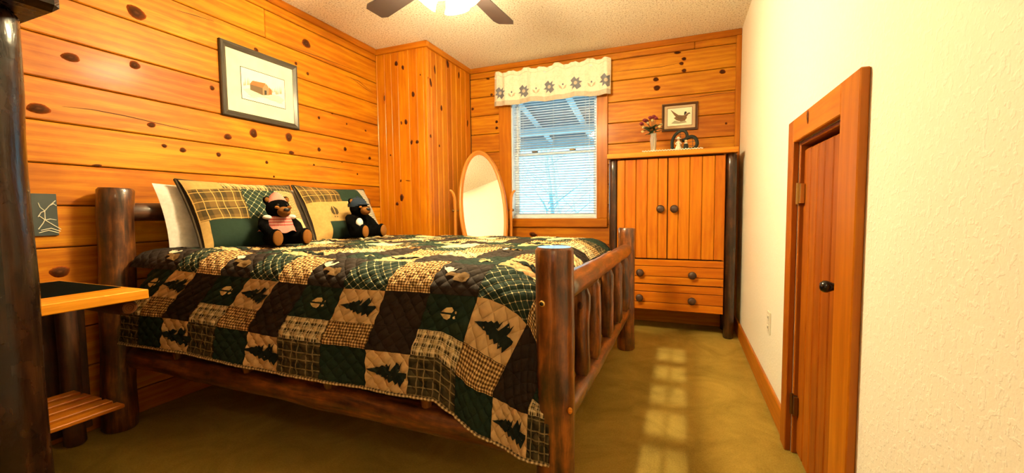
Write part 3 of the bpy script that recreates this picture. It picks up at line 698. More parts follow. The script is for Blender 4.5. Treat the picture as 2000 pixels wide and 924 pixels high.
log((-2.40, 1.165, .335), (-.405, Yn(-.4), .270), .050, .053, 'side_rail', 'log', bed, .06, 18, 26, .010)
log((-2.40, 2.80, .34), (-.405, 3.07, .29), .05, .05, 'side_rail', 'log', bed, .06, 14, 16, .008)
log((-2.40, 1.19, .53), (-.405, Yn(-.4)+.02, .53), .035, .035, 'upper_side_rail', 'log', bed, .04, 12, 12, .002)
log((-2.40, 2.80, .53), (-.405, 3.05, .53), .035, .035, 'upper_side_rail', 'log', bed, .04, 12, 12, .002)
for x in (-2.088, -1.67, -1.245, -.82):
    zr = .335-.0325*(x+2.4)
    MB().tube([(x, Yn(x), zr+.02), (x, Yn(x), zr+.055), (x, Yn(x), zr+.085), (x, Yn(x)+.01, .52)], [.016, .024, .030, .032], 14, .04).build('rail_peg', 'log', bed)
    MB().tube([(x, Yn(x)+1.72+.10*(x+2.4)/2, .36), (x, Yn(x)+1.72+.10*(x+2.4)/2, .52)], .026, 10).build('rail_peg', 'log', bed)
for x in (-2.15, -1.6, -1.05, -.6): MB().box(x-.04, x+.04, Yn(x)+.02, 2.84, .500, .520, 'y').build('bed_slat', 'doorpine', bed)
MB().lathe([(.0095, 0), (.0085, -.003), (.0, -.003)], (-.385, 1.252-.0615, .727), 14, 'y').build('bolt_hole', 'brass', fp); MB().lathe([(.006, -.0035), (0, -.004)], (-.385, 1.252-.0615, .727), 12, 'y').build('bolt_head', 'black', fp)
MB().ball((-.362+.055, 1.252-.035, .40), (.008, .008, .010), 10, 8).build('dowel_plug', 'slab', fp)
# ------------------------------------------------------------------ box spring, mattress
bx = MB().box(-2.36, -.46, 1.235, 2.84, .523, .60, 'x', .02).build('box_spring', 'brown_p', loc='base'); tag(bx, 'low box spring hidden under the mattress on the log bed', 'box spring')
mt_ = MB().box(-2.36, -.50, 1.27, 2.87, .602, .765, 'x', .05).build('mattress', 'linen', loc='base'); tag(mt_, 'thick mattress under the patchwork quilt', 'mattress')
# ------------------------------------------------------------------ quilt
VSH, VTOP = .17, 1.50
def quilt_raw(u, v):
    sw = min(1, max(0, v/.2))
    if u > -.62: a = min((u+.62)/.2, 1.45); X = -.62+.215*math.sin(a); dr_ = .19*(1-math.cos(a))+max(0, u+.33)
    else: X, dr_ = u, 0
    if sw > 0:
        X = (1-sw)*X+sw*((u-.065-.13*min(1, max(0, (-.9-u)/.95))) if u < -.62 else (-.685+(u+.62)*.68))
        dr_ = (1-sw)*dr_+sw*(.175*(1-math.exp(-(u+.68)/.25)) if u > -.68 else 0)
    y0 = Yn(min(X, -.4))-.02; hz = .035*min(1, max(0, (-1.2-X)/.9))*(1-min(1, max(0, (-v-.10)/.36)))
    y1 = 2.985
    if v >= 0: y = y0-.045*(v/.36); z = .73-.97*v
    elif v > -VSH:
        t = -v/VSH*PI/2; y = y0+.15*(1-math.cos(t)); z = .73+.080*math.sin(t)
    elif v > -VSH-VTOP:
        t = (-v-VSH)/VTOP; y = y0+.15+(y1-.15-y0-.15)*t; z = .81+.012*math.sin(PI*t)
    elif v > -2*VSH-VTOP:
        t = (v+2*VSH+VTOP)/VSH*PI/2; y = y1-.15*(1-math.cos(t)); z = .73+.080*math.sin(t)
    else: q = -(v+2*VSH+VTOP); y = y1+.03*q; z = .73-.97*q
    side = min(1, max(0, (v+.12)/.2))
    wv = .010*side*math.sin(u*9+v*5)+.006*math.sin(u*17-v*13+1)+.004*math.sin(u*31+v*27)
    if u > -.62 and side > 0: wv += .018*side*math.sin((u+.62)*22)*min(1, (u+.62)*6)
    return Vector((X, y, z-dr_ + hz)), wv
def quilt(u, v, off=0.0):
    p, wv = quilt_raw(u, v); e = .004
    pu = quilt_raw(u+e, v)[0]-quilt_raw(u-e, v)[0]; pv = quilt_raw(u, v+e)[0]-quilt_raw(u, v-e)[0]
    n = pv.cross(pu)
    n.normalize()
    if n.length < .5: n = Vector((0, -.5, .8))
    puff = .0095*(abs(math.sin(PI*(u+v)/.052))*abs(math.sin(PI*(u-v)/.052)))**.5
    return tuple(p+n*(wv*.6+puff+off))
UC = [-2.18, -2.04, -1.90, -1.76, -1.61, -1.455, -1.31, -1.137, -.96, -.785, -.609, -.43, -.33, -.13]
CT = [2, 0, 1, 2, 0, 1, 2, 0, 1, 2, 0, 1, 2]
UCS = UC[:11]+[-.43, -.25, -.15]
VR = [.352, .215, .125, 0, -.17]+[-.17-1.5/9*(k+1) for k in range(9)]+[-1.84, -1.99, -2.10]
qb = MB()
qb.grid(lambda a, b: quilt(-2.18+a*2.03, .352-b*.352, -.005), 120, 20, lambda a, b: (a*2.03, b*.48))
qb.grid(lambda a, b: quilt(-2.36+a*2.23, -b*2.10, -.005), 96, 64, lambda a, b: (a*2.23, b*1.97))
ql = qb.build('patchwork_quilt', 'brown', loc=(-1.4, 2.1, .3)); tag(ql, 'patchwork quilt of green, brown and tan squares spread over the log bed', 'quilt')
TREE = [(-.072, 0)]
BRN = [(-.056, .012), (-.040, .018), (-.023, .024), (-.005, .029), (.014, .034), (.033, .038)]
for x, wd in BRN: TREE += [(x, -.0042), (x+.013, -wd*.62), (x+.021, -wd), (x+.0175, -wd*.45), (x+.0115, -.0042)]
TREE += [(.052, -.0045), (.074, -.005), (.074, .005), (.052, .0045)]
for x, wd in reversed(BRN): TREE += [(x+.0115, .0042), (x+.0175, wd*.45), (x+.021, wd), (x+.013, wd*.62), (x, .0042)]
def half(sg, sc=1.0): return [(sc*x, sc*y) for x, y in ([(-.022, sg*.003), (-.004, sg*.019), (.014, sg*.021), (.022, sg*.012), (.020, sg*.003)][::sg])]
MOOSE = [(-.055, -.004), (-.040, -.014), (-.010, -.012), (.020, -.018), (.045, -.010), (.050, .006), (.046, .030), (.036, .030), (.034, .010), (.005, .008), (.002, .030), (-.008, .030), (-.012, .006), (-.034, .006), (-.050, .008)]
ANT = [(-.046, -.014), (-.066, -.026), (-.078, -.044), (-.064, -.033), (-.056, -.046), (-.052, -.030), (-.040, -.042), (-.036, -.028), (-.016, -.044), (-.004, -.042), (-.020, -.034), (-.028, -.022), (-.036, -.014)]
def appl(name, pts, uc, vc_, mat, off=.0035, sub=1):
    MB().poly(pts, lambda x, y: quilt(uc+x, vc_+y, off), sub).build(name, mat, ql)
ROWS = {0: ('green', 'TREE', 'dplaid'), 1: ('ging', 'brown', 'plaid'), 2: ('TREE', 'brown', 'HOOF'), 3: ('lattice', 'ging', 'MOOSE')}
CYC = [('TREE', 'brown', 'HOOF'), ('ging', 'plaid', 'brown'), ('lattice', 'ging', 'MOOSE'), ('creamc', 'dplaid', 'green')]
for j in range(len(VR)-1):
    v1, v0 = VR[j], VR[j+1]
    for i in range(-1 if j > 3 else 0, len(UC)-1):
        UU = UCS if j < 3 else UC
        u_0, u_1 = (UU[i], UU[i+1]) if i >= 0 else (-2.36, UC[0]); ct = CT[i] if i >= 0 else 1
        k = ROWS[j][ct] if j in ROWS else CYC[(j-4) % 4][(ct+(j-4)//4) % 3]
        base = {'TREE': 'tan', 'HOOF': 'green', 'MOOSE': 'brown'}.get(k, k)
        nu, nv = (12, max(6, int((v1-v0)/.014))) if j < 6 else (9, 8)
        g = .0008
        MB().grid(lambda a, b: quilt(u_0+g+a*(u_1-u_0-2*g), v1-g-b*(v1-v0-2*g), 0), nu, nv, lambda a, b: (u_0+a*(u_1-u_0), v1-b*(v1-v0))).build('patch', base, ql)
        uc, vc_ = (u_0+u_1)/2, (v0+v1)/2
        if u_1-u_0 < .12 or j > 9: continue
        big = 1.15 if j == 0 else 1.0
        if k == 'TREE': appl('tree_applique', [(x*big, y*big) for x, y in TREE], uc, vc_, 'tree', .004, 2)
        elif k == 'HOOF':
            for sg in (-1, 1): appl('hoof_applique', half(sg), uc, vc_+.0, 'hoof', .004, 1)
            for sg in (-1, 1): appl('hoof_dot', [(.034+.0045*math.cos(2*PI*t/8), sg*.008+.0045*math.sin(2*PI*t/8)) for t in range(8)], uc, vc_, 'hoof', .004, 0)
        elif k == 'MOOSE': appl('moose_applique', [(x*.85, y*.8) for x, y in MOOSE], uc, vc_+.01, 'moose', .004, 2); appl('antler_applique', ANT, uc, vc_+.01, 'antler', .004, 1)
pts = [quilt(-2.18+2.03*i/140, .354, -.001) for i in range(141)]
MB().tube(pts, .0065, 6, smooth=True).build('hem_binding', 'binding', ql)
# ------------------------------------------------------------------ pillows
def pillow(name, label, c, e1, e2, W, Hh, T_, body, patches, cat='pillow'):
    c, e1, e2 = Vector(c), Vector(e1).normalized(), Vector(e2).normalized(); n = e1.cross(e2).normalized()
    def S(a, b, sd=1, off=0):
        x = a*W/2*(1-.05*(1-b*b)*a*a); y = b*Hh/2*(1-.07*(1-a*a)*b*b)
        t = T_*max(0, (1-abs(a)**3.2)*(1-abs(b)**3.2))**.55
        wr = .005*math.sin(a*7+b*3+W*40)+.004*math.sin(b*11-a*5)
        return tuple(c+e1*x+e2*y+n*(sd*t+(off+wr*(t/T_))*sd))
    mb = MB(); mb.grid(lambda a, b: S(a*2-1, b*2-1), 24, 20, lambda a, b: (a*W, b*Hh)); mb.grid(lambda a, b: S(a*2-1, b*2-1, -1), 24, 20, lambda a, b: (a*W, b*Hh), flip=True)
    o = mb.build(name, body, loc=tuple(c-Vector((0, 0, Hh/2)))); tag(o, label, cat)
    for (a0, a1, b0, b1, mt) in patches:
        MB().grid(lambda a, b: S(a0+(a1-a0)*a, b0+(b1-b0)*b, 1, .0022), 12, 10, lambda a, b: ((a0+(a1-a0)*a)*W/2, (b0+(b1-b0)*b)*Hh/2)).build('patch', mt, o)
    if patches:
        ring = [(t, -1) for t in np.linspace(-1, 1, 20)]+[(1, t) for t in np.linspace(-1, 1, 16)]+[(t, 1) for t in np.linspace(1, -1, 20)]+[(-1, t) for t in np.linspace(1, -1, 16)]
        MB().tube([S(a, b) for a, b in ring], .006, 6).build('piping', 'piping', o)
    return o, S
E2 = (-.185, 0, .38); E1 = (0, 1, 0)
pillow('white_pillow', 'plain white pillow peeking out behind the left pillow sham near the nightstand', (-2.335, 1.635, .975), E1, (-.11, 0, .38), .74, .38, .045, 'linen', [])
pillow('white_pillow', 'plain white pillow showing between the two shams, behind the right one', (-2.335, 2.335, .975), E1, (-.11, 0, .38), .66, .38, .045, 'linen', [])
ps, SL = pillow('pillow_sham', 'patchwork pillow sham with green lattice patch, nearer the nightstand', (-2.245, 1.665, .992), E1, E2, .66, .415, .072, 'brown_p', [
    (-.97, -.45, .66, .97, 'tan_p'), (-.45, .35, .66, .97, 'plaid_p'), (.35, .97, .66, .97, 'dplaid_p'),
    (-.97, -.20, -.22, .66, 'splaid_p'), (-.20, .48, -.22, .66, 'lattice_p'), (.48, .97, -.22, .66, 'ging_p'),
    (-.97, -.86, -.97, -.22, 'tan_p'), (-.86, .62, -.97, -.22, 'green_p'), (.62, .97, -.97, -.22, 'creamc_p')])
pz, SR = pillow('pillow_sham', 'patchwork pillow sham with a hoof print patch, nearer the closet', (-2.245, 2.345, .995), E1, E2, .66, .415, .072, 'brown_p', [
    (-.97, -.10, .30, .97, 'splaid_p'), (-.10, .62, .30, .97, 'green_p'), (.62, .97, .30, .97, 'greyging_p'),
    (-.97, .02, -.40, .30, 'tan_p'), (.02, .62, -.40, .30, 'creamc_p'), (.62, .97, -.97, .30, 'greyging_p'),
    (-.97, -.62, -.97, -.40, 'tan_p'), (-.62, .62, -.97, -.40, 'green_p')])
for sg in (-1, 1):
    MB().poly([(y*sg*1.0, -x) for x, y in half(1, 1.5)], lambda x, y: SR(-.42+x/.33, -.02+y/.2075, 1, .005), 1).build('hoof_applique', 'hoofdark', pz)
    MB().poly([(sg*.012+.005*math.cos(2*PI*t/8), -.048+.005*math.sin(2*PI*t/8)) for t in range(8)], lambda x, y: SR(-.42+x/.33, -.02+y/.2075, 1, .005), 0).build('hoof_dot', 'hoofdark', pz)
# ------------------------------------------------------------------ plush bears
import bmesh
def fuse(mb, vox):
    me = bpy.data.meshes.new('tmp'); me.from_pydata(mb.v, [], mb.f); bm = bmesh.new(); bm.from_mesh(me); bmesh.ops.remove_doubles(bm, verts=bm.verts[:], dist=1e-5); bmesh.ops.recalc_face_normals(bm, faces=bm.faces[:]); bm.to_mesh(me); bm.free()
    o = bpy.data.objects.new('tmp', me); COL.objects.link(o); md = o.modifiers.new('r', 'REMESH'); md.mode = 'VOXEL'; md.voxel_size = vox
    sm_ = o.modifiers.new('s', 'SMOOTH'); sm_.factor = .5; sm_.iterations = 4
    dg = bpy.context.evaluated_depsgraph_get(); nm = bpy.data.meshes.new_from_object(o.evaluated_get(dg)); out = MB()
    out.v = [tuple(v.co) for v in nm.vertices]; out.f = [list(p.vertices) for p in nm.polygons]; out.uv = [[(0, 0)]*len(f) for f in out.f]; out.sm = [True]*len(out.f); out.mi = [0]*len(out.f)
    bpy.data.objects.remove(o); return out
def bear(label, loc, yaw, sc, girl):
    t = empty('plush_bear', loc, label, 'plush toy'); rz = Matrix.Rotation(yaw, 3, 'Z'); L = Vector(loc)
    W_ = lambda p: tuple(L+rz @ (Vector(p)*sc))
    def xf(mb): mb.v = [W_(p) for p in mb.v]; return mb
    b = MB(); b.ball((0, 0, .078), (.060, .066, .080)); b.ball((.018, 0, .182), (.054, .058, .052)); b.ball((.04, 0, .168), (.04, .036, .032))
    for s_ in (-1, 1):
        b.ball((0, s_*.046, .226), (.013, .020, .021)); b.tube([(.02, s_*.045, .036), (.075, s_*.062, .034), (.128, s_*.070, .036)], [.036, .032, .030], 12); b.ball((.136, s_*.071, .043), (.022, .034, .044))
        b.tube([(.0, s_*.058, .128), (.035, s_*.082, .095), (.075, s_*.074, .068)], [.028, .025, .022], 12); b.ball((.080, s_*.072, .064), .025)
    body = xf(fuse(b, .0065)).build('body', 'plush', t)
    xf(MB().ball((.075, 0, .166), (.034, .030, .026))).build('muzzle', 'tanplush', t)
    xf(MB().ball((.104, 0, .176), (.010, .015, .010))).build('nose', 'nose', t)
    for s_ in (-1, 1):
        xf(MB().ball((.065, s_*.022, .200), .0055, 10, 8)).build('eye', 'nose', t)
        xf(MB().ball((.070, s_*.030, .188), (.006, .012, .008), 10, 8)).build('brow_patch', 'tanplush', t)
        xf(MB().ball((.154, s_*.071, .042), (.008, .024, .036), 14, 10)).build('foot_pad', 'pad', t)
        xf(MB().ball((.008, s_*.047, .226), (.008, .012, .013), 10, 8)).build('inner_ear', 'tanplush', t)
    if girl:
        xf(MB().lathe([(.052, .205), (.050, .214), (.040, .232), (.024, .252), (.008, .266), (0, .268)], (.0, 0, 0), 18)).build('pink_cap', 'pinkcap', t)
        xf(MB().lathe([(.076, .085), (.070, .11), (.062, .135), (.045, .148), (.030, .150)], (.004, 0, 0), 22, 'z')).build('bodice', 'redcloth', t)
        sk = MB(); sk.grid(lambda a, b_: ((.004+(.070+.030*b_)*math.cos(a*PI-PI/2)), (.072+.026*b_)*math.sin(a*PI-PI/2), .098-.030*b_+.006*b_*math.sin(a*24)), 40, 5); xf(sk).build('skirt_frill', 'redcloth', t)
        for s_ in (-1, 1): xf(MB().ball((.03, s_*.060, .140), (.022, .020, .012))).build('collar', 'linen', t)
    else:
        xf(MB().lathe([(.059, .190), (.060, .203), (.052, .226), (.034, .242), (.012, .249), (0, .250)], (.008, 0, 0), 18)).build('navy_cap', 'navy', t)
        xf(MB().ball((.058, 0, .205), (.034, .040, .006))).build('cap_brim', 'navy', t)
        xf(MB().ball((.008, 0, .251), .008, 10, 8)).build('cap_button', 'navy', t)
        sw = MB(); sw.ball((.088, -.058, .092), (.020, .022, .030)); xf(sw).build('white_mitten', 'linen', t)
        xf(MB().ball((.098, -.052, .058), (.010, .010, .010))).build('mitten_bead', 'flowercream', t)
    return t
bear('black plush bear in a pink cap and red dress on the left of the bed', (-2.05, 1.665, .833), math.radians(-14), 1.08, True)
bear('black plush bear in a navy cap holding a white mitten, near the closet', (-2.05, 2.28, .836), math.radians(-8), 1.08, False)
# ------------------------------------------------------------------ nightstand
ns = empty('nightstand', (-2.2, .65, 0), 'log nightstand with a thick pine top and slatted lower shelf beside the bed', 'nightstand')
MB().box(-2.53, -1.885, .30, .967, .686, .722, 'y', .003).build('top', 'slab', ns)
log((-2.46, .925, .655), (-1.93, .925, .655), .029, .029, 'apron_log', 'nslog', ns, .05, 14, 10, .003)
log((-2.46, .36, .655), (-1.93, .36, .655), .029, .029, 'apron_log', 'nslog', ns, .05, 14, 10, .003)
for x, y in ((-2.462, .952), (-1.965, .625), (-2.465, .38), (-1.965, .38)):
    log((x, y, 0), (x, y, .684), .036, .034, 'leg', 'nslog', ns, .05, 14, 10, .004)
for y in (.38, .625): log((-2.46, y, .225), (-1.97, y, .225), .016, .016, 'stretcher', 'nslog', ns, .03, 10, 4)
for k in range(5):
    x = -2.42+k*.080; MB().box(x, x+.052, .34, .945, .240, .256, 'y', .003).build('shelf_slat', 'doorpine', ns)
MB().box(-2.537, -2.522, .33, 1.04, .03, .684, 'z').build('back_panel', 'nslog', ns)  # dark panel added to blacken the wall below the tabletop, standing in for shade
mp_ = MB().box(-2.49, -2.035, .45, .952, .7225, .7245, 'x', .0008).build('table_mat', 'matteblack', loc='base'); tag(mp_, 'flat black cloth mat lying on the nightstand top', 'mat')
# small dark card with white branches on the wall above
cc = empty('wall_card', (XL, .88, .92), 'small dark card painted with white branches on the wall above the nightstand', 'card')
cd = MB().box(XL+.0005, XL+.010, .80, .978, .920, 1.10, 'y', .001).build('card_board', 'card', cc)
def cq(px, py): p = onx(px, py, XL+.0105); return (XL+.0108, p.y, p.z)
for ln in (((75,421),(88,430),(105,440),(119,448)), ((75,448),(84,436),(88,428),(87,412),(96,402),(108,392)), ((74,424),(80,415),(88,412)), ((87,412),(78,405),(74,396)), ((96,402),(104,398),(110,402)), ((88,430),(98,428),(110,430)), ((76,455),(95,450),(115,455)), ((80,450),(100,446),(118,452))):
    MB().tube([cq(*p) for p in ln], .0018, 5).build('white_branch', 'cardwhite', cd)
# ------------------------------------------------------------------ tall log chest at the left, close to the camera
ch = empty('log_chest', (-1.45, 0, 0), 'dark log chest with overhanging slab top close by at the left', 'chest')
SZ = 1.40
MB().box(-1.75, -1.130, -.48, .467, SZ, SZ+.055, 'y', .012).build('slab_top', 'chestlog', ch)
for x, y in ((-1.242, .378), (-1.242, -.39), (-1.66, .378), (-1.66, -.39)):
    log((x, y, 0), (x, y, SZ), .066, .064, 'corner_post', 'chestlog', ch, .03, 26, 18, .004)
MB().box(-1.66, -1.22, -.36, -.345, .14, SZ, 'z').build('side_panel', 'doorpine', ch); MB().box(-1.66, -1.25, .335, .35, .14, SZ, 'z').build('side_panel', 'doorpine', ch)
MB().box(-1.66, -1.645, -.34, .33, .14, SZ, 'z').build('back_panel', 'doorpine', ch); MB().box(-1.66, -1.22, -.34, .33, .12, .14, 'y').build('bottom_panel', 'doorpine', ch)
for a, b in ((-.325, -.005), (.0, .315)):
    dd = MB().box(-1.235, -1.215, a, b, .55, SZ-.02, 'z').build('cabinet_door', 'cabinet', ch); MB().ball((-1.20, (b-.03 if a < -.1 else a+.03), 1.0), .022).build('knob', 'knobwood', dd)
for z in (.15, .35):
    dd = MB().box(-1.235, -1.215, -.325, .315, z, z+.19, 'y').build('drawer', 'cabinet', ch)
    for y in (-.18, .17): MB().ball((-1.20, y, z+.09), .022).build('knob', 'knobwood', dd)
# ------------------------------------------------------------------ armoire
ar = empty('armoire', (-.1, 3.7, 0), 'pine armoire with dark log legs, two plank doors and two drawers', 'armoire')
AF = 3.575
MB().box(-.575, .380, AF-.045, 3.905, 1.418, 1.457, 'x', .003).build('top_slab', 'slab', ar)
for x in (-.534, .340):
    for y in (AF+.035, 3.86): log((x, y, 0), (x, y, 1.417), .037, .036, 'leg', 'darklog', ar, .04, 18, 14, .003)
MB().box(-.497, -.480, AF+.022, 3.89, .20, 1.417, 'z').build('side_panel', 'cabinet', ar); MB().box(.285, .302, AF+.022, 3.89, .20, 1.417, 'z').build('side_panel', 'cabinet', ar)
MB().box(-.48, .285, 3.875, 3.89, .20, 1.417, 'z').build('back_panel', 'doorpine', ar); MB().box(-.48, .285, AF+.022, 3.875, .20, .215, 'x').build('bottom_panel', 'doorpine', ar)
MB().box(-.48, .285, AF+.022, 3.875, .590, .602, 'x').build('divider', 'doorpine', ar); MB().box(-.48, .285, AF+.022, AF+.03, .215, 1.417, 'z').build('carcass_front', 'gap', ar)
def plankset(name, x0, x1, z0, z1, cuts, vert):
    b_ = MB().box(x0, x1, AF+.012, AF+.021, z0, z1, 'z').build(name, 'gap', ar)
    for a, c in zip(cuts[:-1], cuts[1:]):
        if vert: MB().box(a+.0014, c-.0014, AF, AF+.012, z0, z1, 'z', .0035).build('plank', 'cabinet', b_)
        else: MB().box(x0, x1, AF, AF+.012, a+.0016, c-.0016, 'x', .0035).build('plank', 'cabinet', b_)
    return b_
kn_ = lambda p, px, py: MB().lathe([(0, -.034), (.018, -.034), (.028, -.028), (.031, -.018), (.026, -.010), (.013, -.006), (.012, 0)], (ony(px, py, AF).x, AF, ony(px, py, AF).z), 18, 'y').build('knob', 'knobwood', p)
da = plankset('door', -.500, -.110, .608, 1.406, [-.500, -.437, -.350, -.262, -.180, -.110], True); kn_(da, 1290, 408)
db = plankset('door', -.106, .300, .608, 1.406, [-.106, -.030, .052, .140, .228, .300], True); kn_(db, 1317, 408)
dc = plankset('drawer', -.500, .300, .400, .600, [.400, .462, .545, .600], False); kn_(dc, 1250, 532); kn_(dc, 1352, 538)
dd = plankset('drawer', -.500, .300, .188, .396, [.188, .250, .335, .396], False); kn_(dd, 1249, 581); kn_(dd, 1351, 588)
# things on the armoire
TZ = 1.457
dl = MB()
dl.grid(lambda a, b: (-.30+a*.44, AF-.035+b*.16, TZ+.0015), 30, 6)
dl.grid(lambda a, b: (-.30+a*.44, AF-.037+(b-1)*.010, TZ+.0035+.004*abs(math.sin(a*40))-b*.002), 120, 2)
dl.tube([(-.30+.44*i/120, AF-.044, TZ+.004+.004*math.sin(i*1.1)) for i in range(121)], .0032, 5)
tag(dl.build('lace_doily', 'lace', loc='base'), 'white lace doily with scalloped edge on the armoire top', 'doily')
vx, vy = -.222, AF+.05
vase = MB().lathe([(0, .0), (.022, .0), (.024, .008), (.020, .03), (.024, .07), (.027, .10), (.022, .13), (.025, .150), (.022, .150), (.019, .13), (.022, .10), (.019, .07), (.015, .03), (.0, .012)], (vx, vy, TZ+.0035), 20).build('glass_vase', 'glass', loc='base')
tag(vase, 'slim clear glass vase standing on the lace doily', 'vase')
fl = empty('flower_bouquet', (vx, vy, TZ+.02), 'bouquet of dark red and cream flowers standing in the glass vase', 'flowers')
random.seed(5)
for k, (px, py, mt) in enumerate(((1253,243,'flowerred'),(1262,237,'flowerred'),(1270,231,'flowerred'),(1277,229,'flowerred'),(1281,232,'flowerred'),(1259,236,'flowerred'),(1291,244,'flowercream'),(1288,248,'flowercream'),(1265,241,'flowercream'),(1257,250,'flowercream'),(1274,236,'flowercream'),(1255,258,'flowercream'))):
    p = ony(px, py, vy+random.uniform(-.03, .02)); r = .022 if mt == 'flowerred' else .015
    stem = MB().tube([(vx, vy, TZ+.04), (vx+.004*math.cos(k), vy+.004*math.sin(k), TZ+.145), ((vx+p.x)/2, (vy+p.y)/2, (TZ+.15+p.z)/2+.012), p], .0016, 5).build('stem', 'leaf', fl)
    fb = MB()
    for j in range(9):
        a = j*2.4; q = .25+.75*(j/9); d = Vector((math.cos(a)*q, math.sin(a)*q, .9-q*.7)).normalized()
        fb.ball(p+d*r*.62, (r*.50, r*.50, r*.22), 8, 6, d.to_track_quat('Z', 'Y').to_matrix())
    fb.ball(p, r*.5, 8, 6); fb.build('blossom', mt, stem)
for k in range(30):
    a = random.uniform(0, 6.28); l = random.uniform(.03, .085); c = Vector((vx+math.cos(a)*l*.75-.008, vy+math.sin(a)*l*.35-.01, TZ+.16+random.uniform(-.01, .06))); d = Vector((math.cos(a), math.sin(a)*.6, random.uniform(-.4, .6))).normalized()
    MB().ball(c, (.030, .013, .002), 8, 6, d.to_track_quat('X', 'Z').to_matrix()).build('leaf', 'leaf', fl)
random.seed(21)
hw = empty('heart_wreath', (.02, AF+.06, TZ), 'dark twig heart ornament with wire grid and tiny figures on the armoire', 'ornament')
hp = [(600,785),(592,730),(596,670),(622,610),(665,560),(720,532),(772,540),(800,585),(795,635),(760,665),(735,672),(790,640),(850,612),(905,628),(935,680),(930,735),(890,775),(820,783),(740,786),(660,788)]
H3 = [ony(1230+x/7.107, 180+y/7.107, AF+.06) for x, y in hp]
dz = TZ+.0145-min(p.z for p in H3); H3 = [p+Vector((0, 0, dz*(1-(p.z-TZ)/.2))) for p in H3]
def catmull(P, n=5, closed=True):
    out = []; m_ = len(P)
    for i in range(m_):
        p0, p1, p2, p3 = P[(i-1) % m_], P[i], P[(i+1) % m_], P[(i+2) % m_]
        for k in range(n):
            t = k/n; out.append(.5*((2*p1)+(p2-p0)*t+(2*p0-5*p1+4*p2-p3)*t*t+(3*p1-p0-3*p2+p3)*t**3))
    return out+[out[0]]
hc = catmull(H3); MB().tube(hc, .0115, 8, .25, False).build('twig_ring', 'wicker', hw)
for ph in (0, 2.1, 4.2):
    MB().tube([p+Vector((math.cos(i*.55+ph)*.006, math.sin(i*.55+ph)*.006, math.sin(i*.55+ph)*.006)) for i, p in enumerate(hc)], .0034, 5).build('twig_strand', 'wicker', hw)
for a, b in (((600,690),(795,660)), ((640,590),(800,580)), ((700,535),(715,780)), ((770,700),(930,680)), ((870,615),(875,780)), ((650,760),(920,740))):
    MB().tube([ony(1230+a[0]/7.107, 180+a[1]/7.107, AF+.06), ony(1230+b[0]/7.107, 180+b[1]/7.107, AF+.06)], .0018, 5).build('wire', 'wire', hw)
dx, dy = ony(1325, 280, AF+.03).x, AF+.025
dol = empty('lady_figurine', (dx, dy, TZ+.004), 'tiny cream lady figurine with brimmed hat before the twig heart', 'figurine')
MB().lathe([(0, .0), (.026, .0), (.024, .015), (.017, .035), (.010, .052), (.013, .062), (.012, .072), (.004, .076)], (dx, dy, TZ+.004), 16).build('dress', 'doll', dol)
MB().ball((dx, dy, TZ+.086), .0105, 10, 8).build('head', 'skin', dol); MB().lathe([(0, .112), (.009, .110), (.011, .100), (.024, .096), (.024, .094), (0, .092)], (dx, dy, TZ), 16).build('hat', 'doll', dol)
for s_ in (-1, 1): MB().tube([(dx+s_*.012, dy, TZ+.070), (dx+s_*.022, dy-.006, TZ+.055), (dx+s_*.008, dy-.014, TZ+.048)], .0038, 7).build('arm', 'doll', dol)
dx2 = dx+.055
do2 = empty('gentleman_figurine', (dx2, dy, TZ+.004), 'tiny dark suited figurine with pale collar beside the lady figurine', 'figurine')
MB().lathe([(0, .0), (.020, .0), (.019, .02), (.016, .040), (.012, .052), (.004, .056)], (dx2, dy, TZ+.004), 14).build('suit', 'wicker', do2)
MB().ball((dx2, dy-.004, TZ+.056), (.013, .012, .007), 10, 8).build('collar', 'doll', do2); MB().ball((dx2, dy, TZ+.070), .0105, 10, 8).build('head', 'skin', do2); MB().ball((dx2, dy+.001, TZ+.076), (.0115, .0115, .008), 10, 8).build('hair', 'flowercream', do2)
